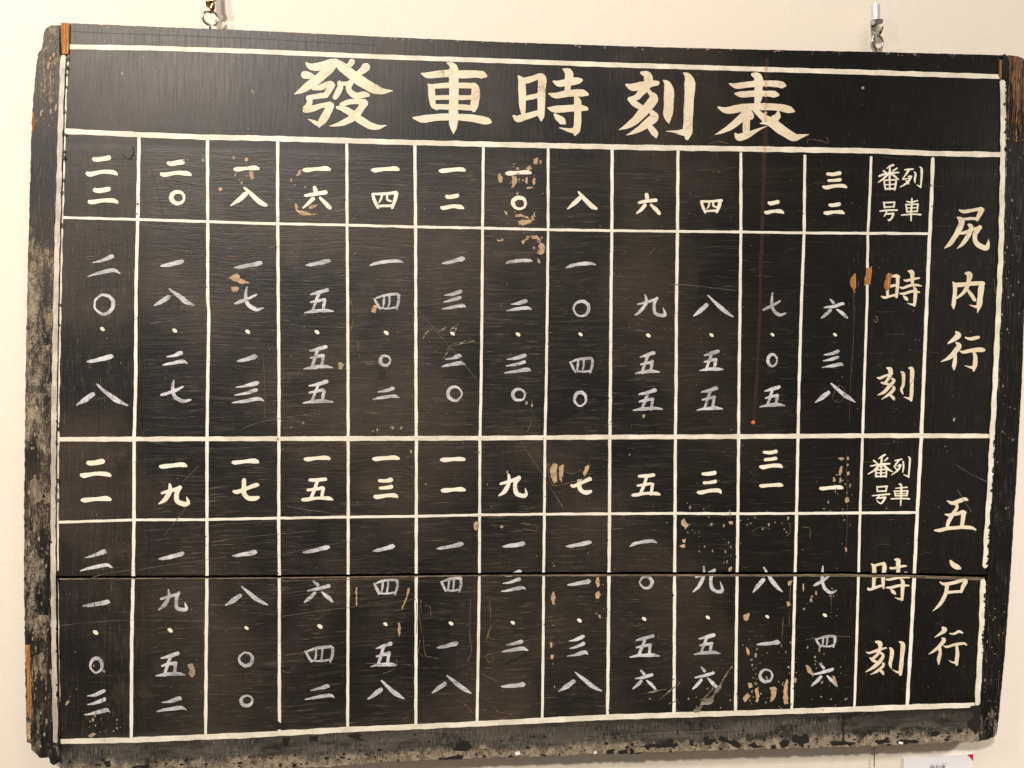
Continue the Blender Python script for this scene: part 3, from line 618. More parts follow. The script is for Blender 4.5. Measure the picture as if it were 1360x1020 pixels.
glyph(L_, 1150, 240, 14.167, '''328 402 25, 345 450 38, 350 508 36; 342 416 36, 540 406 36; 540 410 38, 525 498 34; 350 502 36, 530 488 32; 268 575 33, 420 556 38, 585 556 38; 400 560 32, 380 610 32, 347 668 28; 370 630 32, 515 620 42; 520 622 42, 490 700 42, 438 752 34; 435 752 34, 417 732 24''', M['num'], r)
glyph(L_, 1150, 240, 14.167, '''865 338 33, 865 450 42, 850 600 42, 850 752 30; 768 391 24, 850 405 33, 970 377 33; 748 446 24, 765 520 36, 770 588 32; 760 452 34, 985 442 34; 978 445 40, 965 578 33; 770 515 24, 965 510 24; 770 585 34, 965 577 34; 670 650 25, 760 640 33, 900 631 33, 1030 640 38''', M['num'], r)
glyph(L_, 1140, 600, 14.167, '''503 56 38, 450 85 42, 379 134 18; 440 90 42, 430 300 46; 288 167 38, 350 215 38; 548 122 38, 492 174 24; 233 270 28, 400 240 42, 586 226 38; 400 250 46, 300 350 42, 184 419 20; 470 245 46, 560 330 46, 645 378 20; 330 350 36, 330 470 38; 330 342 32, 530 332 32; 530 335 34, 520 473 38; 330 466 34, 520 461 38; 340 402 26, 520 397 26; 425 340 38, 425 470 38''', M['num'], r)
glyph(L_, 1140, 600, 14.167, '''693 166 28, 815 142 34; 760 160 42, 674 278 28; 770 245 32, 800 250 32; 800 252 38, 740 350 42, 624 438 18; 680 285 28, 740 360 28; 725 268 22, 795 258 22; 842 187 33, 850 280 38, 835 383 28; 943 97 24, 970 140 42, 960 300 38, 945 478 33; 945 470 42, 853 431 14''', M['num'], r)
glyph(L_, 1140, 620, 14.167, '''348 367 24, 360 458 38; 360 382 33, 540 367 38; 535 372 38, 515 463 34; 360 460 34, 520 458 34; 264 545 24, 420 530 33, 585 515 38; 400 535 34, 344 603 28; 360 590 33, 510 577 42; 510 577 42, 430 688 38, 349 641 20''', M['num'], r)
glyph(L_, 1140, 620, 14.167, '''773 327 38, 805 350 42, 805 500 46, 795 727 25; 704 405 24, 915 386 34; 674 451 24, 700 543 38; 700 462 32, 930 452 34; 925 452 38, 915 543 34; 700 505 22, 915 500 22; 700 545 34, 910 540 34; 619 605 28, 800 596 34, 960 605 34''', M['num'], r)

# ------------------------------------------------------------------ numerals
def tp(s): return [[tuple(float(v) for v in p.split()) for p in st.split(',')] for st in s.split(';')]
BOLD = {
 '一': tp('0 75 .72, 12 80 1, 50 40 .84, 85 22 1.05, 100 55 .72'),
 '二': tp('24 10 .85, 38 14 1, 74 2 1; 0 92 .8, 12 96 1, 50 84 .86, 86 86 1, 100 97 .65'),
 '三': tp('18 5 .8, 45 6 .9, 72 0 1; 22 50 .75, 48 48 .8, 72 42 .95; 0 96 .8, 15 98 1, 50 90 .86, 88 88 1, 100 97 .65'),
 '四': tp('0 8 .7, 10 50 .9, 22 98 .8; 0 10 .7, 50 8 .75, 98 0 .9; 97 4 1, 90 50 1, 80 98 .75; 22 88 .7, 80 86 .75; 40 10 .6, 37 42 .6, 28 64 .4; 60 8 .6, 61 44 .65, 76 56 .55'),
 '五': tp('25 6 .8, 50 6 1, 78 0 .95; 52 6 .9, 42 50 .9, 28 95 .85; 20 52 .7, 45 49 .8, 70 42 .9; 72 44 1, 66 92 .85; 0 100 .8, 20 97 1, 50 92 .8, 85 92 1, 100 98 .6'),
 '六': tp('44 0 .9, 48 16 1; 8 40 .7, 45 31 .9, 85 25 .95; 38 55 .9, 20 80 .8, 0 100 .4; 62 50 .6, 84 75 .95, 100 97 .9'),
 '七': tp('0 60 .7, 15 63 .9, 50 48 .8, 90 27 1, 100 28 .55; 42 0 .9, 40 40 1, 42 75 1, 60 94 1, 82 98 1, 100 92 .8'),
 '八': tp('42 35 1, 24 65 1.05, 0 100 .4; 38 0 .5, 60 40 1, 85 84 1.15, 100 98 .7'),
 '九': tp('34 0 .6, 36 35 .95, 20 75 1, 0 95 .4; 8 42 .6, 40 30 .8, 68 16 .9; 70 15 1, 58 45 .95, 62 85 1, 85 98 1, 97 90 .85, 92 62 .2')}
THIN = {
 '一': tp('0 96 .35, 20 86 .85, 60 46 1, 92 8 1.15, 100 16 .4'),
 'ㇵ': tp('0 100 .4, 15 55 .95, 45 16 1, 85 0 1, 100 30 .4'),
 '二': tp('18 32 .35, 45 22 .8, 74 2 1.15, 82 6 .4; 0 100 .35, 30 86 .85, 80 70 1, 100 84 .4'),
 '三': tp('10 22 .3, 40 16 .85, 76 0 1.1, 82 4 .3; 8 60 .3, 40 52 .85, 78 36 1; 0 100 .35, 40 92 .9, 86 80 1.05, 100 88 .4'),
 '四': tp('0 30 .6, 10 60 .9, 22 96 .8; 2 32 .5, 40 10 .85, 85 2 1, 98 8 .9; 98 8 .95, 97 50 .95, 90 100 .6; 20 90 .6, 55 95 .7, 90 86 .7; 38 16 .7, 37 55 .75, 34 84 .6; 60 10 .7, 60 50 .7, 56 84 .6'),
 '五': tp('20 20 .5, 45 12 .95, 76 0 1.1; 50 12 .9, 40 50 .85, 28 92 .8; 22 54 .6, 45 47 .85, 68 42 .95; 68 42 .95, 63 92 .8; 0 100 .4, 30 93 .9, 72 90 1, 100 94 .4'),
 '六': tp('34 0 .6, 48 17 .9; 10 46 .5, 45 38 .9, 84 24 1; 36 58 .9, 20 78 1, 0 100 .5; 60 52 .5, 82 76 1.05, 100 98 .6'),
 '七': tp('0 72 .6, 20 63 .95, 50 48 .8, 74 32 .6; 42 0 .5, 38 45 .95, 48 80 1, 74 98 1, 100 92 .5'),
 '八': tp('34 48 1.05, 18 74 1.15, 0 100 .4; 38 0 .4, 58 38 .95, 80 76 1.15, 100 100 .4'),
 '九': tp('34 0 .5, 36 34 .9, 20 74 1, 0 96 .5; 8 42 .6, 40 30 .8, 68 16 .85; 70 15 .9, 60 45 .95, 62 84 1, 84 98 1, 97 90 1, 90 62 .25')}
SPLIT_OK = True
def numeral(ch, x0, y0, x1, y1, bold, r, mat=None, name='numeral', top=0.0, wmul=1.0, skip=None):
    tab = BOLD if bold else THIN
    W = ((6.9 - 1.5 * x0 / 1360) if bold else (5.6 - 0.9 * x0 / 1360)) * wmul
    if ch == '四' and not bold: W *= 0.86
    if ch in '五四' and bold: W *= 0.86
    if ch in '八一' and not bold: W *= 1.08
    bm = bmesh.new()
    if ch == '〇':
        cx, cy, a, b = (x0 + x1) / 2, (y0 + y1) / 2, (x1 - x0) / 2 - W * .40, (y1 - y0) / 2 - W * .40
        ph = r.uniform(0, 6); N = 14
        pts = [(cx + a * math.cos(2 * math.pi * k / N) * r.uniform(.95, 1.05), cy + b * math.sin(2 * math.pi * k / N) * r.uniform(.95, 1.05),
                W * (0.80 + 0.22 * math.sin(2 * math.pi * k / N + ph))) for k in range(N)]
        pts.append(pts[0]); ribbon(bm, pts, 0.00033 + top, r, rough=0.05)
    else:
        i_ = W * 0.36; ax, ay, bx, by = x0 + i_, y0 + i_, x1 - i_, y1 - i_
        if by - ay < 1.5: m = (ay + by) / 2; ay, by = m - .9, m + .9
        for i, st in enumerate(tab[ch]):
            if skip is not None and i in skip: continue
            jx, jy = r.uniform(-.02, .02), r.uniform(-.02, .02)
            pts = [(ax + (bx - ax) * (u / 100 + jx + r.uniform(-.012, .012)), ay + (by - ay) * (v / 100 + jy + r.uniform(-.012, .012)), W * ww * r.uniform(.92, 1.08)) for u, v, ww in st]
            ribbon(bm, pts, 0.00033 + top + i * 0.00003, r, rough=0.035 if bold else 0.075)
    cut_gap(bm); orient(bm)
    return obj(name, bm, mat or (M['num'] if bold else M['chalk']), board)

NUMS_B = '''二 114 206 157.5 234.5|二 115 248 157.5 272|二 212 212.5 255 235|〇 225 252 247.5 273|一 309.5 220 346 228|八 304 247 355 275|一 401 221 439.5 229|六 400 246 440 279
一 492 221 531 229|四 493 254 529.5 278|一 582 222 619.5 230|二 584 257.5 617 279|一 671 226 707 233|〇 679 260 700.5 280|八 751 253 794 279.5|六 844 257 877.5 286|四 929.5 264.5 960 284
二 1014 266 1042 285|三 1092 228 1126 251.5|二 1094 269 1123 286|二 106 610.5 149 634.5|一 107 659 149 667.5|一 211 614 249.5 623|九 209.5 641 254.5 672.5|一 307 609 344 617.5|七 308.5 634.5 345.5 665
一 402 605 439 613|五 399 634.5 442.5 665.5|一 493 605 530.5 612.5|三 496 635 530 662.5|一 584 607 619 613.5|一 585 647 619 654.5|九 660 628.5 702.5 662|七 757 628 787 657|五 838 629.5 878 660|三 926 626 960 657.5
三 1008 598 1040 623|一 1008 641.5 1041 648|一 1088 644.5 1121 651.5'''
NUMS_T = '''二 115 338 161 369|〇 123 390 153 419|一 114 471 152 483|八 101 508 171 540|一 212 345 246 355.5|八 203 382 261 408|二 214.5 467 251 487|七 212.5 503 254.5 535|一 310 347 351 358|七 310 380 351 414|一 313 471 343 482|三 307 507 352 537
一 404.5 344 440 354.5|五 402.5 383 445 417|五 402 458 443 492|五 401 505 444 537|ㇵ 490.5 345 537 354.5|四 495.5 389 532 412.5|〇 503 470.5 520.5 487.5|二 494.5 514 532 532.5|一 586 341 619 352|三 585 386 620 412|二 584.5 470.5 620 489|〇 593 512 615.5 534
ㇵ 670 344 708 351.5|二 671 398 707 415|三 668 471 706 497|〇 679 515 699.5 534|ㇵ 750 348 792 357.5|〇 760 398 784 422|四 755 474 789 496|〇 761 519 780.5 541|九 842 390.5 886 422|五 842.5 467.5 878 498|五 839.5 516 881 547.5
八 919.5 390 976 422|五 927.5 465 962.5 494|五 924 514 962 546|七 1012 388 1045.5 421|〇 1018 469 1034 488|五 1008 512 1044 542|六 1090 396 1127 424|三 1090 465.5 1121 489.5|八 1081 508 1137.5 536
二 105 730.5 151 760|一 109 797 148 807|〇 118 872.5 138 895.5|三 111 916 147.5 951|一 209 733 246 745|九 209 782 251 813|五 205 866 247.5 900.5|二 207 926 250 947|一 307.5 731 343 740.5|八 299 777 357.5 805.5|〇 315.5 865 337.5 886|〇 318 922 337.5 939.5
一 401 724 440 736|六 403 770 444 802|四 404 857 444 881|二 404 909.5 446 931|一 494 723 526 734|四 495 768 530 791|五 490.5 853 529 887|八 486 902 539 930|一 579 720 618 731|四 584.5 766 615 787|一 579 852 610 862.5|八 572 895 627 922
一 666 720 699.5 728|三 664 758 699 787|二 665 850 702 868|一 664 907 699.5 914|一 750.5 718 787 728|一 752.5 770 786 779|三 752 844 782.5 873|八 740 890.5 800 919.5|ㇵ 835.5 717 874 727.5|〇 848 764 868 783|五 835 843 877.5 874.5|六 839.5 889 872 917
九 919.5 750 962.5 789|五 920 842 957.5 871|六 919 884 955 917.5|八 998 752 1041 788|一 1003 851 1037 858|〇 1007.5 887.5 1027.5 907.5|七 1079 751 1112.5 789.5|四 1082.5 843 1110.5 861|六 1077 881 1113 912.5'''
r = random.Random(55)
ghosts = []
for txt, bold in ((NUMS_B, True), (NUMS_T, False)):
    for t in txt.replace('\n', '|').split('|'):
        a = t.split(); bb = [float(v) for v in a[1:]]
        numeral(a[0], *bb, bold, r)
        if not bold: ghosts.append((a[0], bb))
# painted-out older figures still showing as darker strokes
rg = random.Random(8)
for ch, bb in ghosts:
    if rg.random() < 0.27 and not (740 < bb[1] < 800):
        c2 = rg.choice('一二三五八〇'); dx, dy = rg.uniform(-5, 5), rg.uniform(9, 17); hh = 22 if c2 in '五八〇' else 10
        numeral(c2, bb[0] + dx, bb[1] + dy, bb[2] + dx, bb[1] + dy + max(hh, bb[3] - bb[1]), False, rg, M['ghost'], 'painted_out_numeral', -0.00022, 0.8)
DOTS = '''136 437 5.5|232 439 5.6|329 440.5 5.8|421 441 5.6|513 442 5.8|601 443 5.2|688 444 5.4|771 444 5|861 445.5 5.4|945 445 5|1026 444.5 4.6|1109 444.5 4.6
127 840 6.4|226 837 6|327.5 834 5|425 832 6.2|512 829 5|599 828 5.4|681 827 5|769.5 824 5.4|855.5 822 5.2|940 820 5|1019 819 4.6|1095.5 817 5'''
for t in DOTS.replace('\n', '|').split('|'):
    x, y, d = [float(v) for v in t.split()]
    bm = bmesh.new(); ribbon(bm, [(x - d * .28, y - d * .16, d * .72), (x, y, d * .95), (x + d * .24, y + d * .2, d * .8)], 0.0004, r, rough=0.06)
    orient(bm); obj('separator_dot', bm, M['num'], board)

# ------------------------------------------------------------------ damage: gouges, chips, drips, scratches
def patches(name, polys, mat, h=0.0006, jit=0.4, y0=0.0):
    for p in polys:
        bm = bmesh.new(); chip(bm, p, h, r, jit, y0=y0); orient(bm); obj(name, bm, M[mat], board)
def c(ox, oy, s, txt): 
    v = [float(q) for q in txt.split()]; return [(ox + v[i] / s, oy + v[i + 1] / s) for i in range(0, len(v), 2)]
patches('wood_gouge', [c(1120, 345, 11.333, '183 200 150 225 110 290 105 360 118 410 140 450 165 490 180 500 176 450 192 400 190 250'),
                       c(1120, 345, 11.333, '345 112 375 125 435 95 430 170 425 250 412 330 400 392 385 372 310 388 318 350 320 260 345 200'),
                       c(1120, 345, 11.333, '680 190 700 210 735 205 732 250 715 300 705 400 690 450 640 478 615 420 618 360 625 300 655 220')], 'gouge', 0.0008)
patches('wood_gouge', [c(680, 510, 4, '205 440 225 420 242 425 238 480 240 520 225 530 208 500 200 465'), c(680, 510, 4, '250 440 275 425 272 480 262 525 250 500'),
                       c(680, 510, 4, '388 440 408 428 405 460 385 490 376 475')], 'putty', 0.0008)
bm = bmesh.new()
for p in ([(275, 478), (300, 470), (330, 475), (350, 462), (378, 460), (372, 505), (340, 510), (310, 525), (280, 520)],): chip(bm, [(680 + a / 4, 510 + b / 4) for a, b in p], 0.00075, r, .6)
orient(bm); obj('scraped_patch', bm, M['black'], board)
patches('flaked_patch', [c(340, 255, 4, '208 60 218 68 222 92 250 100 282 108 300 118 335 120 300 122 250 126 218 108 206 88'), c(340, 255, 4, '296 70 330 68 318 80 290 92 272 92'),
    c(0, 255, 4, '1210 458 1240 440 1262 430 1275 455 1300 468 1328 482 1290 490 1250 478'), c(0, 255, 4, '1226 505 1250 500 1275 510 1262 530 1240 535'),
    c(340, 0, 4, '1285 925 1300 920 1305 940 1312 945 1308 968 1295 972 1285 960'), c(680, 0, 4, '115 842 136 838 140 860 135 874 118 872'), c(680, 0, 4, '148 850 156 855 154 876 149 872'),
    c(680, 0, 4, '80 885 98 880 104 898 85 904 76 898'), c(680, 0, 4, '72 945 82 940 86 975 78 978 70 962'), c(680, 0, 4, '112 945 124 950 122 980 110 985'), c(680, 0, 4, '78 995 100 990 116 998 96 1006 80 1004'),
    c(680, 0, 4, '0 932 24 936 30 952 20 985 8 1000 0 998'), c(680, 0, 4, '20 890 40 888 36 902 20 904'),
    c(680, 255, 4, '18 122 48 114 60 125 80 130 92 142 70 140 45 132 18 134'), c(680, 255, 4, '30 155 60 148 95 145 108 158 90 168 58 178 36 170'), c(680, 255, 4, '100 130 112 122 118 150 110 155'), c(680, 255, 4, '114 106 122 104 124 135 118 136'),
    c(680, 255, 4, '50 262 72 248 80 232 100 236 86 252 70 262 60 278'), c(680, 255, 4, '98 232 130 228 148 244 156 266 142 262 128 250 104 248'), c(680, 255, 4, '144 268 166 272 176 300 168 330 150 334 132 324 148 308 140 290'),
    c(680, 255, 4, '130 350 145 356 156 378 138 378'), c(340, 255, 4, '1276 252 1298 256 1312 244 1316 260 1282 262'), c(340, 255, 4, '1320 100 1332 108 1336 128 1322 122'),
    c(340, 0, 4, '228 905 240 898 238 925 222 938 214 930'), c(340, 0, 4, '182 946 192 950 194 964 186 966'),
    c(0, 0, 4, '1325 906 1345 910 1352 950 1336 956 1324 935'), c(0, 0, 4, '1155 1000 1172 992 1184 1008 1166 1018'), c(0, 0, 4, '1298 845 1310 838 1320 852 1306 860'), c(0, 0, 4, '1235 830 1246 828 1250 846 1238 848'),
    c(340, 510, 4, '1155 745 1168 730 1184 738 1184 770 1170 778 1156 768'), c(340, 510, 4, '1296 756 1310 750 1316 764 1302 770'), c(340, 765, 4, '806 70 818 62 812 95 790 150 775 180 776 165 795 120'),
    c(340, 765, 4, '755 250 766 248 768 290 760 325 754 300'), c(340, 765, 4, '529 60 536 58 538 155 532 160'),
    c(680, 765, 4, '210 95 226 80 232 110 226 155 216 150 208 120'), c(680, 765, 4, '445 15 460 5 466 50 456 62 446 40'), c(680, 765, 4, '444 90 462 78 472 98 460 125 446 118'), c(680, 765, 4, '460 205 474 208 472 225 462 222'),
    c(680, 765, 4, '198 355 212 350 216 378 204 384'), c(680, 765, 4, '204 418 220 420 218 442 206 440'), c(680, 765, 4, '1230 210 1262 198 1256 230 1244 244 1232 232'), c(680, 765, 4, '1242 375 1258 392 1262 415 1250 420'),
    c(680, 765, 4, '1250 565 1272 572 1282 590 1262 596'), c(680, 765, 4, '1228 640 1252 622 1262 640 1246 664 1232 672'), c(680, 765, 4, '1290 600 1308 590 1314 640 1306 675 1292 672 1298 640'),
    c(1020, 765, 4, '10 590 34 585 48 600 40 640 26 668 10 668 16 630'), c(1020, 765, 4, '84 610 96 548 108 560 104 620 108 680 86 682 80 650'), c(1020, 765, 4, '96 135 118 140 122 156 104 164'), c(1020, 765, 4, '108 30 128 22 124 48 108 52'),
    c(1020, 765, 4, '200 470 220 480 240 515 238 535 222 520 206 505'), c(1020, 765, 4, '184 45 192 40 190 82 184 88'), c(1020, 765, 4, '340 530 356 536 368 570 360 582 346 556'),
    c(1020, 510, 4, '372 395 400 390 410 400 385 404'), c(1020, 510, 4, '386 440 398 434 394 470 385 492 374 480'), c(1020, 510, 4, '342 495 354 490 360 515 346 520'), c(1020, 510, 4, '408 605 428 600 432 625 415 630 406 620'),
    c(1020, 510, 4, '420 465 432 462 430 485 420 488'), c(1020, 510, 4, '380 500 388 498 388 524 380 522'), c(1020, 510, 4, '408 870 418 868 418 890 410 892'),
    c(680, 510, 4, '900 725 915 714 928 738 940 748 925 766 902 752'), c(680, 510, 4, '905 825 924 822 922 840 908 842'), c(680, 510, 4, '890 858 920 852 924 868 904 872'), c(680, 510, 4, '1150 978 1165 970 1168 992 1152 994'),
    c(680, 510, 4, '1152 732 1172 730 1172 745 1154 748'), c(680, 510, 4, '690 165 704 160 706 178 696 182'), c(340, 255, 4, '608 635 628 600 648 605 630 645'), c(340, 255, 4, '435 912 450 902 470 918 455 945 440 938')], 'putty', 0.0005, 0.5)
patches('flaked_patch', [c(0, 765, 4, '995 470 1020 462 1036 490 1038 525 1020 540 1004 520 1008 500'), c(0, 765, 4, '345 680 365 655 372 670 350 690'), c(0, 765, 4, '465 850 495 832 515 838 500 850 480 862'),
    c(0, 0, 4, '640 382 656 386 655 402 645 402'), c(0, 0, 4, '1124 505 1132 512 1128 526'), c(0, 0, 4, '1335 470 1344 478 1350 502 1338 498'), c(0, 0, 4, '1313 675 1321 680 1318 694'),
    c(1020, 0, 4, '497 462 508 460 510 474 500 476'), c(1020, 510, 4, '982 178 996 180 992 200 982 196'), c(1020, 0, 4, '1290 880 1302 862 1308 868 1296 892')], 'fleck', 0.0004, 0.4)
patches('white_residue', [c(1190, 960, 17, '50 450 90 425 158 432 150 480 100 490 60 490'), c(1190, 960, 17, '675 390 700 385 712 420 690 424'),
    c(680, 765, 4, '10 935 40 930 46 952 20 956'), c(680, 765, 4, '436 930 452 926 450 944 438 946')], 'grey', 0.0010, 0.5)
# black paint still clinging to the worn foot of the board
blk = '''160 855 60 800 1|300 865 28 14 0|520 850 22 16 0|1100 905 60 28 0'''
patches('black_paint_remnant', [c(340, 765, 4, '140 860 180 858 172 890 160 910 142 895'), c(340, 765, 4, '280 852 328 850 328 878 282 880'), c(340, 765, 4, '485 845 530 835 555 838 552 865 595 880 540 872 505 858'),
    c(340, 765, 4, '1040 925 1075 890 1095 868 1130 880 1155 915 1110 930'), c(340, 765, 4, '985 975 1010 965 1050 955 1105 952 1095 975 1030 975'),
    c(680, 765, 4, '500 925 540 920 542 945 505 948'), c(680, 765, 4, '560 930 610 922 615 945 565 945'), c(680, 765, 4, '625 915 645 915 650 940 690 935 685 945 625 945'), c(680, 765, 4, '680 905 740 892 830 890 835 865 850 862 855 895 880 885 885 905 800 912 690 912'),
    c(680, 765, 4, '945 870 965 868 962 905 948 905'), c(680, 765, 4, '1020 855 1045 852 1048 870 1070 868 1068 895 1022 898'), c(680, 765, 4, '1100 850 1130 852 1150 870 1190 875 1220 895 1210 915 1175 905 1140 880 1105 875'), c(680, 765, 4, '1250 900 1290 878 1300 900 1340 905 1290 915'),
    c(1020, 765, 4, '125 850 150 838 165 852 215 845 218 885 195 888 185 915 160 888 128 880'), c(1020, 765, 4, '325 880 400 878 465 885 460 895 340 900'), c(1020, 765, 4, '565 875 640 865 650 882 590 895'), c(1020, 765, 4, '680 880 700 868 720 870 790 872 800 885 720 893 690 892'),
    c(1020, 765, 4, '870 828 905 822 918 840 895 852 865 850'), c(1020, 765, 4, '1075 688 1128 685 1130 705 1195 700 1218 712 1175 728 1128 725 1120 765 1130 800 1105 845 1062 800 1060 775 1095 755 1098 720 1075 712'),
    c(1020, 765, 4, '1005 812 1025 808 1028 828 1008 832'), c(1020, 765, 4, '395 745 404 745 406 880 396 878'), c(340, 765, 4, '5 755 60 760 110 770 150 790 158 818 120 815 90 790 40 770'),
    c(0, 765, 4, '555 985 585 978 590 1012 558 1016'), c(0, 765, 4, '700 1010 790 1000 800 1020 700 1020'), c(1020, 765, 4, '15 900 40 895 42 915 18 918'), c(1020, 765, 4, '60 885 90 868 112 875 105 905 70 912')], 'black', 0.00072, 0.5)

# rusty drip running down the eleventh column
bm = bmesh.new()
ribbon(bm, [(1018.4, 80, 6), (1018.5, 86, 6.5), (1018, 110, 6), (1017, 150, 6.5), (1016, 190, 7.5), (1014.5, 225, 6.5), (1013, 280, 6), (1011, 340, 5.5), (1009.5, 400, 5), (1007, 470, 5), (1003, 530, 5), (1001, 556, 5)], 0.00030, r, rough=0.12)
orient(bm); obj('rust_drip', bm, M['drip'], board)
for a, b, h_ in ((88.5, 95.2, .00046), (107, 116, .00047), (123, 129, .00047), (137, 146, .00047), (148, 162, .00066), (194.6, 202.2, .00046)):
    bm = bmesh.new(); xx = 1018 - (a - 64) * 0.016; ribbon(bm, [(xx, a + 2, 4.4), (xx, b - 2, 4.4)], h_ + 0.00008, r, rough=0.2); orient(bm); obj('drip_stain', bm, M['dripo'], board)
bm = bmesh.new(); chip(bm, blob(1000.3, 561, 2.9, 2.7, r, spike=.1), 0.0008, r, .1); orient(bm); obj('rust_drop', bm, M['dripend'], board)

# wiped pale smear in the tenth column
for pts in ([(924, 945, 5), (932, 936, 7), (944, 928, 7), (954, 915, 4), (960, 903, 3), (967, 892, 2), (972, 886, 2.5)], [(936, 926, 1), (944, 918, 2), (950, 908, 1)], [(876, 929, .8), (890, 917, 2), (902, 908, 1.2), (900, 905, .6)], [(858, 921, .8), (870, 918, 2.2), (886, 915, .8)],
            [(561, 451, .8), (566, 443, 3.2), (575, 436, .6)], [(582, 441, .8), (588, 438, 2.6), (594, 434, .5)], [(597, 440, .8), (602, 436, 2.4), (609, 430, .6)], [(604, 443, 1), (606, 436, 3), (609, 429, 1)], [(588, 478, .6), (596, 466, 1.2), (604, 459, 1.4), (618, 456, .8), (630, 453, 1.6)], [(610, 458, .5), (614, 455, 2), (620, 452, .5)],
            [(888, 935, 1), (900, 930, 1.4)], [(930, 930, 1), (940, 924, 2)]):
    bm = bmesh.new(); ribbon(bm, pts, 0.00062, r, rough=0.45); orient(bm); obj('pale_smear', bm, M['smear'], board)
# traced scratches
SCR = ['552.5 409 575 435 605 470 635 506', '692 587 720 630 747 673', '469 325 476 318', '492 318 505 319 516 316', '503 316 510 307', '505 318 512 306', '561 450 566 440 574 436', '583 440 592 436', '598 437 604 433', '588 478 600 458 630 453',
       '79 831 130 826 175 824 272 825', '372 819 420 812 470 806 552 796', '264 619 243 640', '250 670 235 690 219 710', '115 770 140 762 175 757', '372 772 440 770 552 768', '1318 850 1326 866 1330 880 1331 890', '1316 848 1324 870 1328 895', '1271 618 1290 630 1318 643',
       '1271 650 1290 680', '553 800 553 840', '527 875 524 888 508 895', '625 797 624 840 626 865 621 878', '558 797 560 815', '562 845 565 870 573 872', '380 735 420 727 470 718', '640 895 660 905', '183 757 240 748 300 740', '700 575 706 560', '755 1 756 2',
       '860 340 870 330', '888 380 905 378 978 386', '320 570 350 560 420 548', '372 670 400 676 460 684', '282 720 330 713 420 705', '380 870 420 865', '200 430 230 425', '1000 705 1010 700 1024 703', '1070 850 1100 845 1130 846', '1165 310 1180 312', '690 300 697 312', '1320 370 1322 390',
       '740 985 790 980 860 975 1010 968', '480 978 560 972 680 975', '1190 985 1230 976 1290 972']
for t in SCR:
    v = [float(q) for q in t.split()]
    if abs(v[0] - v[-2]) + abs(v[1] - v[-1]) < 4: continue
    pts = [(v[i], v[i + 1], r.uniform(.5, 1.1)) for i in range(0, len(v), 2)]
    bm = bmesh.new(); ribbon(bm, pts, 0.0005, r, rough=0.4); orient(bm)
    obj('scratch', bm, M['scratch'], board)
# brown curled flake outlines
CRK = ['560 797 557 815 560 840', '565 805 571 806 572 818', '558 850 556 865 562 872', '650 797 652 830 648 845 655 850', '645 872 650 880 655 875 652 868 645 872', '662 822 650 836 645 858', '655 940 665 946 676 944', '652 950 668 954 678 950', '536 955 543 952', '605 930 618 935 628 948',
       '690 695 705 697 715 700 710 705 695 702', '1048 695 1050 705 1045 712', '1065 700 1075 702 1076 715', '940 192 955 188 970 192', '1072 190 1075 185 1090 187 1100 190 1098 182', '355 330 372 327', '130 530 145 528 155 531', '1104 780 1104 810', '1108 520 1116 512 1122 522 1116 534 1106 530 1108 520', '1050 770 1048 830', '1040 820 1038 860',
       '727 615 731 640 742 645 760 640', '735 612 733 622', '1162 420 1166 425 1163 428 1160 424', '350 468 352 520 352 555', '475 450 478 475', '465 395 470 420 466 440', '300 340 320 342 340 338', '120 345 115 342 130 340']
for t in CRK:
    v = [float(q) for q in t.split()]
    pts = [(v[i], v[i + 1], r.uniform(.5, 1.0)) for i in range(0, len(v), 2)]
    bm = bmesh.new(); ribbon(bm, pts, 0.0006, r, rough=0.5); orient(bm); obj('flake_edge', bm, M['browncrack'], board)
for pts in ([(1134, 388, 2.0), (1134, 420, 1.2), (1133, 460, 1.5), (1130, 500, 1.0), (1128, 560, .8)], [(1140, 372, 1.6), (1140, 380, 1.6)], [(1124, 600, 1), (1125, 680, 1.2), (1124, 730, 1)], [(325, 890, 1.2), (328, 905, 1), (327, 920, .8)]):
    bm = bmesh.new(); ribbon(bm, pts, 0.0003, r, rough=0.3); orient(bm); obj('brown_run', bm, M['runmat'], board)
# dark creases
for pts in ([(200, 220, 1.2), (206, 242, 1.4), (212, 268, 1.2), (219, 300, 1)], [(183, 577, 1.5), (192, 573, 3), (201, 568, 1)], [(163, 592, 1), (172, 589, 2.4)], [(195, 690, 1), (198, 720, 2), (197, 750, 1.5)], [(375, 680, .8), (377, 700, 1.2)]):
    bm = bmesh.new(); ribbon(bm, pts, 0.0003, r, rough=0.3); orient(bm); obj('dark_crease', bm, M['black'], board)
# knot bump near the first column
bm = bmesh.new(); chip(bm, [(157, 197), (168, 193), (178, 195), (177, 205), (172, 211), (164, 208)], 0.0012, r, .5); orient(bm); obj('dried_paint_blob', bm, M['plank'], board)

# paint missing along the ruled border lines
bm = bmesh.new()
def chips_along(tab, n, side, h, y0=0.0):
    for _ in range(n):
        i = r.randrange(len(tab) - 1); t = r.random(); a, b = tab[i], tab[i + 1]
        y = a[0] + (b[0] - a[0]) * t; x = a[1] + (b[1] - a[1]) * t + side + r.uniform(-1.2, 1.2)
        chip(bm, blob(x, y, r.uniform(.6, 1.7), r.uniform(.8, 3.6), r, 7), h, r, .3, y0=y0, sub=2)
chips_along([(580, 1321.5), (640, 1319), (690, 1315.5), (750, 1311.8)], 44, -0.2, 0.0021)
chips_along([(775, 1309), (830, 1306.7), (870, 1304.5)], 16, 0, 0.0021)
chips_along([(110, 1335), (150, 1336), (200, 1336)], 10, -0.5, 0.0021)
chips_along([(75, 88), (130, 85.8), (190, 84), (310, 80.5)], 14, 0.6, 0.0030)
chips_along([(400, 78.5), (600, 75.3), (757, 75)], 9, 0.3, 0.0030)
chips_along([(775, 75), (850, 75.8), (930, 77), (990, 78)], 10, 0.0, 0.0030)
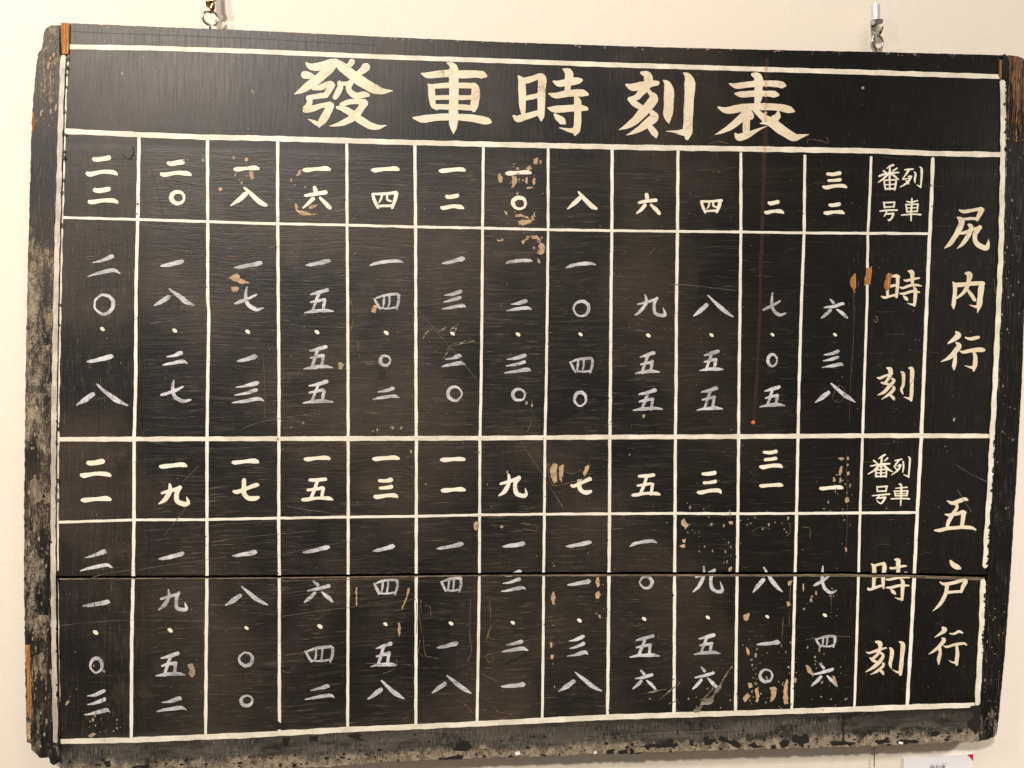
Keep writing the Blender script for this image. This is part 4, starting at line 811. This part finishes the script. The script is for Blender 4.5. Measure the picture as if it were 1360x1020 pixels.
for _ in range(46):
    i = r.randrange(len(V)); pts, wd = V[i]; k = r.randrange(len(pts) - 1); t = r.random()
    x = pts[k][0] + (pts[k + 1][0] - pts[k][0]) * t + r.choice((-1, 1)) * r.uniform(.8, 2); y = pts[k][1] + (pts[k + 1][1] - pts[k][1]) * t
    chip(bm, blob(x, y, r.uniform(.3, 1.0), r.uniform(.4, 1.8), r, 6), 0.00052, r, .2, sub=2)
orient(bm); obj('missing_line_paint', bm, M['black'], board, kind='stuff')

# flecks and hair scratches nobody could count
bm = bmesh.new(); bm2 = bmesh.new(); bm3 = bmesh.new()
def inside(x, y): return lx(y) + 6 < x < rx(y) - 6 and lerp_tab(TOP, x) + 6 < y < lerp_tab(BOT, x) - 3 and not (gap_top(x) - 3 < y < gap_bot(x) + 3)
clus = [(690, 240, 22, 28, 26), (690, 290, 14, 10, 12), (710, 325, 14, 16, 16), (410, 245, 18, 20, 10), (325, 230, 18, 18, 12), (240, 215, 14, 10, 8), (1118, 640, 18, 45, 40), (1110, 690, 14, 30, 8), (925, 700, 22, 40, 30), (965, 730, 14, 40, 26), (1000, 700, 20, 16, 16), (1040, 700, 16, 12, 10),
        (1005, 900, 22, 40, 44), (1045, 900, 12, 50, 30), (1090, 900, 34, 45, 60), (1100, 790, 20, 25, 20), (1075, 790, 8, 20, 12), (735, 750, 6, 12, 14), (735, 860, 8, 40, 14), (800, 800, 8, 40, 18), (140, 960, 40, 18, 30), (120, 900, 20, 60, 16), (390, 560, 40, 12, 8), (520, 570, 40, 6, 14), (945, 930, 60, 12, 20), (700, 540, 10, 12, 8), (860, 640, 400, 50, 20)]
for cx, cy, sx, sy, n in clus:
    for _ in range(int(n * .62)):
        x, y = r.gauss(cx, sx * .55), r.gauss(cy, sy * .55)
        if inside(x, y): q = r.uniform(.25, 1.15) if r.random() < .8 else 1.6; chip(bm, blob(x, y, q, q * r.uniform(.6, 2.2), r, 6, .4), 0.00056, r, .15, sub=2)
for _ in range(420):
    x, y = r.uniform(80, 1300), r.uniform(200, 1000) if r.random() < .8 else r.uniform(60, 1000)
    if inside(x, y): q = r.uniform(.2, .62); chip(bm, blob(x, y, q, q * r.uniform(.5, 1.8), r, 5, .4), 0.00052, r, .1, sub=2)
for _ in range(330):
    x, y = r.uniform(85, 1250), r.uniform(200, 975); L = r.uniform(5, 46) * (1.4 if x < 700 else .8); a = r.gauss(-0.04 if y > 540 else 0.03, 0.10)
    if r.random() < .18: a = r.uniform(-1.6, 1.6); L = r.uniform(3, 14)
    x2, y2 = x + L * math.cos(a), y + L * math.sin(a)
    if inside(x, y) and inside(x2, y2) and (y - gap_top(x)) * (y2 - gap_top(x2)) > 0:
        wd = r.uniform(.14, .42); ribbon(bm2, [(x, y, wd * .4), ((x + x2) / 2, (y + y2) / 2 + r.uniform(-.6, .6), wd), (x2, y2, wd * .4)], 0.00044, r, n=3, rough=.3)
for _ in range(260):   # foot of the board, crazed ground coat
    x = r.uniform(90, 1295); yb = lerp_tab(BOT, x); y = yb - abs(r.gauss(0, 14)) - 1
    if y > lerp_tab([(80, 990), (640, 968), (1300, 944)], x): q = r.uniform(.4, 1.9); chip(bm3, blob(x, y, q * r.uniform(.7, 1.8), q, r, 7, .5), 0.0006, r, .2, sub=2)
orient(bm); orient(bm2); orient(bm3)
obj('paint_flecks', bm, M['fleck'], board, kind='stuff'); obj('hair_scratches', bm2, M['scratch'], board, kind='stuff'); obj('black_specks', bm3, M['black'], board, kind='stuff')
bm = bmesh.new()
for _ in range(90):
    y = r.choice((r.uniform(60, 170), r.uniform(400, 990), r.uniform(780, 1000))); x = r.uniform(lerp_tab([(40, 60), (150, 44), (420, 35), (1000, 36)], y) + 2, lx(y) - 9)
    q = r.uniform(.4, 1.5); chip(bm, blob(x, y, q, q * r.uniform(1, 4), r, 6, .4), 0.00045, r, .2, y0=-0.0025, sub=2)
for _ in range(70):
    y = r.choice((r.uniform(90, 700), r.uniform(800, 975))); x = r.uniform(rx(y) + 3, lerp_tab([(100, 1362), (500, 1355), (765, 1340), (975, 1322)], y))
    q = r.uniform(.3, .9); chip(bm, blob(x, y, q, q * r.uniform(1, 3), r, 6, .4), 0.00045, r, .2, y0=-0.0015, sub=2)
orient(bm); obj('batten_flecks', bm, M['fleck'], board, kind='stuff')
for _ in range(26):
    x0, y0_ = r.uniform(56, 78), r.uniform(48, 120); L = r.uniform(10, 46)
    if r.random() < .45: y0_ = r.uniform(400, 960); x0 = r.uniform(40, 66)
    pts = []
    for k in range(int(L / 4) + 2): pts.append((x0 + (60 - x0) * .1 * k * .2 + r.uniform(-1.3, 1.3), y0_ + k * 4, r.choice((.4, .8, 1.4, 2.4)) * r.uniform(.6, 1.1)))
    b_ = bmesh.new(); ribbon(b_, pts, 0.0004, r, n=3, rough=.45, y0=-0.0025); orient(b_); obj('bare_streak', b_, M['rubbed'], board)
for _ in range(14):
    x0, y0_ = r.uniform(1340, 1360), r.uniform(78, 120); L = r.uniform(30, 90); pts = [(x0 + r.uniform(-.8, .8) - k * .2, y0_ + k * 6, r.choice((.6, 1.2, 2.2)) * r.uniform(.6, 1.1)) for k in range(int(L / 6) + 2)]
    b_ = bmesh.new(); ribbon(b_, pts, 0.0007, r, n=3, rough=.4, y0=-0.0015); orient(b_); obj('bare_streak', b_, r.choice((M['oldwood'], M['gapblack'], M['gouge'] if r.random() < .3 else M['oldwood'])), board)
# chips and the soft crease along the top edge
bm = bmesh.new()
for _ in range(60):
    x = r.uniform(95, 1320); y = lerp_tab(TOP, x) + abs(r.gauss(0, 1.6)) + 1.0; q = r.uniform(.3, 1.1); chip(bm, blob(x, y, q * r.uniform(1, 2.4), q, r, 6, .4), 0.0004, r, .15, sub=2)
orient(bm); obj('edge_chips', bm, M['fleck'], board, kind='stuff')
bm = bmesh.new(); line_pts = [(93, 41.5, .8), (150, 44, 1.1), (220, 46.5, .9), (300, 49.5, 1.1), (400, 54.5, .8), (500, 60, .5)]
ribbon(bm, line_pts, 0.0003, r, n=6, rough=.4); orient(bm); obj('dark_crease', bm, M['black'], board)
for pts in ([(731, 613, .8), (728, 630, .9), (735, 645, .8), (748, 643, .7), (760, 640, .8), (775, 636, .7), (783, 620, .8), (782, 615, .7)], [(750, 627, .7), (762, 629, .8), (772, 624, .7)]):
    b_ = bmesh.new(); ribbon(b_, pts, 0.0009, r, rough=.4); orient(b_); obj('flake_edge', b_, M['browncrack'], board)
# nail holes
for x, y, y0 in ((1262, 86, 0), (183, 271, 0), (48, 580, -.0025), (68, 720, -.0025), (1254, 117, 0), (497, 577, 0)):
    bm = bmesh.new(); chip(bm, blob(x, y, 1.5, 1.6, r, 9, .12), 0.0005, r, .05, y0=y0); orient(bm); obj('nail_hole', bm, M['gapblack'], board)

# ------------------------------------------------------------------ screw eyes in the top edge (part of the board)
EY = 0.011
def ring_pts(cx, cy, rad_px, y, n=34, a0=0.0, a1=2 * math.pi, squash=1.0):
    return [at(cx + rad_px * math.sin(a0 + (a1 - a0) * k / n), cy + rad_px * squash * math.cos(a0 + (a1 - a0) * k / n), y) for k in range(n + 1)]
def screw_eye(cx, cy, bx, by):
    bm = bmesh.new()
    pts = ring_pts(cx, cy, 9.3, EY, a0=0.35, a1=2 * math.pi - 0.12)
    # turn the loop slightly so that it reads round
    c0 = at(cx, cy, EY); pts = [Vector((p.x, EY + (p.x - c0.x) * 0.45, p.z)) for p in pts]
    tip = at(bx, by + 7, EY); neck = at(bx, by - 3, EY)
    tube(bm, pts + [neck, tip], 0.00175)
    o = obj('screw_eye', bm, M['steel'], board); return o
screw_eye(279.5, 24, 279.0, 35.5); screw_eye(1165.5, 56, 1163.5, 68.5)

# ------------------------------------------------------------------ picture wires with hooks (things of their own)
def wire_hook(label, cx, hook_bottom, brass, tail):
    o0 = at(cx, hook_bottom, EY)
    t = thing('hanging_wire_hook', label, 'picture wire', (o0.x, EY, o0.z + BZ), 'picture wires holding up the board')
    def add(name, bm, mat, par=None):
        o = obj(name, bm, mat, par or t)
        if par is None: o.data.transform(Matrix.Translation((-o0.x, -EY, -o0.z)))
        else: o.data.transform(Matrix.Translation((-o0.x, -EY, -o0.z)))
        return o
    k = hook_bottom
    hm = M['brass'] if brass else M['steel']
    def P(dx, dy, dz=0.0): p = at(cx + dx, k + dy, EY); p.y += dz; return p
    # flat bent hook passing through the eye
    bm = bmesh.new()
    prof = [P(-2.2, -17, .002), P(-2.5, -9, .002), P(-1.2, -3.0, .001), P(.4, -0.6, -.0015), P(2.2, -1.6, -.003), P(4.0, -6, -.0042), P(5.6, -11.5, -.0048)]
    rows = []
    for i, p in enumerate(prof):
        a = prof[max(i - 1, 0)]; b = prof[min(i + 1, len(prof) - 1)]; tt = (b - a).normalized()
        wv = Vector((0, 1, 0)).cross(tt).normalized(); hw = (0.0060, 0.0046, 0.0026, 0.0016, 0.0016, 0.0022, 0.0014)[i]
        th = tt.cross(wv).normalized() * 0.0007
        sd = Vector((0.88, 0.45, 0)).normalized() * hw
        rows.append([bm.verts.new(p - sd - wv * .0007), bm.verts.new(p + sd - wv * .0007), bm.verts.new(p + sd + wv * .0007), bm.verts.new(p - sd + wv * .0007)])
    for a, b in zip(rows, rows[1:]):
        for q in range(4): bm.faces.new((a[q], a[(q + 1) % 4], b[(q + 1) % 4], b[q]))
    bm.faces.new(rows[0]); bm.faces.new(rows[-1]); bmesh.ops.recalc_face_normals(bm, faces=bm.faces[:])
    add('hook', bm, hm)
    # spring latch
    bm = bmesh.new(); a, b = P(3.2, -3.5, -.004), P(6.2, -12.5, -.006)
    tube(bm, [a, (a + b) / 2, b], lambda s: 0.0010 + 0.0010 * math.sin(math.pi * s), 8); add('latch', bm, M['darksteel'])
    # clasp block
    bm = bmesh.new()
    bx_ = [P(-4.5, -22.5), P(7.5, -23.5), P(7.0, -17.5), P(1.5, -16.0), P(-3.5, -17.5)]
    f1 = [bm.verts.new(p + Vector((0, -.0045, 0))) for p in bx_]; f2 = [bm.verts.new(p + Vector((0, .0035, 0))) for p in bx_]
    bm.faces.new(f1); bm.faces.new(f2)
    for i in range(5): bm.faces.new((f1[i], f1[(i + 1) % 5], f2[(i + 1) % 5], f2[i]))
    bmesh.ops.recalc_face_normals(bm, faces=bm.faces[:]); bmesh.ops.bevel(bm, geom=bm.edges[:], offset=0.0005, segments=2, affect='EDGES')
    add('clasp', bm, hm)
    # cylinder gripper with a stepped collar
    bm = bmesh.new(); base = P(-0.3, -22.6); up = P(-1.3, -52) - base
    def rad(s): return 0.0062 if s < 0.66 else (0.0055 if s < 0.70 else (0.0026 if s < 0.78 else (0.0019 if s < .99 else .0014)))
    tube(bm, [base + up * s for s in (0, .02, .3, .62, .655, .665, .70, .72, .78, .80, 1.0)], rad, 20); add('gripper', bm, M['satin'])
    # wire going up to the rail
    bm = bmesh.new(); p0 = base + up; tube(bm, [p0 - up * .05, p0 + Vector((-.003, .004, .10)), Vector((p0.x - .004, EY + .008, 1.1))], 0.00065, 8); add('wire', bm, M['cable'])
    if tail:   # its loose end hangs down behind the board
        bm = bmesh.new(); e = at(1161, 1018, WY - .004); s0 = at(1163, 60, 0.034)
        tube(bm, [P(0, -24, .006), Vector((s0.x, .036, s0.z)), at(1162, 400, WY - .004), at(1161.3, 980, WY - .004), e], 0.00075, 8); add('wire_tail', bm, M['cable'])
    return t
wire_hook('brassy metal hook in the screw eye above the upper left of the board', 279.6, 18.5, True, False)
wire_hook('silver cylinder wire gripper with hook in the screw eye near the upper right corner', 1163.5, 50.0, False, True)

# ------------------------------------------------------------------ caption card on the wall
cy_ = WY
A_ = at(1200.5, 1007.5, WY - .003); B_ = at(1293, 1001.2, WY - .003)
card = thing('caption_card', 'white caption card with a red corner and black print on the wall below the board', 'caption card', (A_.x, WY, B_.z - 0.07 + BZ))
inv = Matrix.Translation((-A_.x, -WY, -(B_.z - 0.07)))
bm = bmesh.new(); dn = Vector((0, 0, -0.070)); q = [A_, B_, B_ + dn, A_ + dn]
f0 = [bm.verts.new(p) for p in q]; b0 = [bm.verts.new(p + Vector((0, .0028, 0))) for p in q]
bm.faces.new(f0); bm.faces.new(b0)
for i in range(4): bm.faces.new((f0[i], f0[(i + 1) % 4], b0[(i + 1) % 4], b0[i]))
bmesh.ops.recalc_face_normals(bm, faces=bm.faces[:]); bm.transform(inv); obj('card_panel', bm, M['card'], card)
yy = WY - .0031
bm = bmesh.new(); q = [at(1284.2, 1002.1, yy), at(1292.7, 1001.5, yy), at(1292.7, 1011, yy)]
bm.faces.new([bm.verts.new(p) for p in q]); bm.transform(inv); orient(bm); obj('red_corner', bm, M['red'], card)
def text(name, s, px, py, size, sx=1.0):
    cu = bpy.data.curves.new(name, 'FONT'); cu.body = s; cu.size = size; cu.extrude = 0.00005
    o = bpy.data.objects.new(name, cu); C.objects.link(o)
    dg = bpy.context.evaluated_depsgraph_get(); me = bpy.data.meshes.new_from_object(o.evaluated_get(dg))
    bpy.data.objects.remove(o); p = at(px, py, yy)
    xs = [v.co.x for v in me.vertices]; 
    if not xs: return
    me.transform(inv @ Matrix.Translation(p) @ Matrix.Rotation(math.radians(90), 4, 'X') @ Matrix.Diagonal((sx, 1, 1, 1)) @ Matrix.Translation((-min(xs), 0, 0)))
    me.materials.clear(); me.materials.append(M['ink'])
    t = bpy.data.objects.new(name, me); C.objects.link(t); t.parent = card
    print('TEXT', s.encode(), len(me.vertices), (max(xs) - min(xs)) * sx)
text('printed_text', '時刻表', 1235, 1022.8, 0.0088)
text('printed_ruby', 'じ', 1237.6, 1015.8, 0.0028)
text('printed_ruby', 'こく', 1243.8, 1015.2, 0.0028)
text('printed_ruby', 'ひょう', 1251.5, 1014.8, 0.0028, 0.95)

print('objects', len(bpy.data.objects), 'tris', sum(len(o.data.polygons) for o in bpy.data.objects if o.type == 'MESH'))
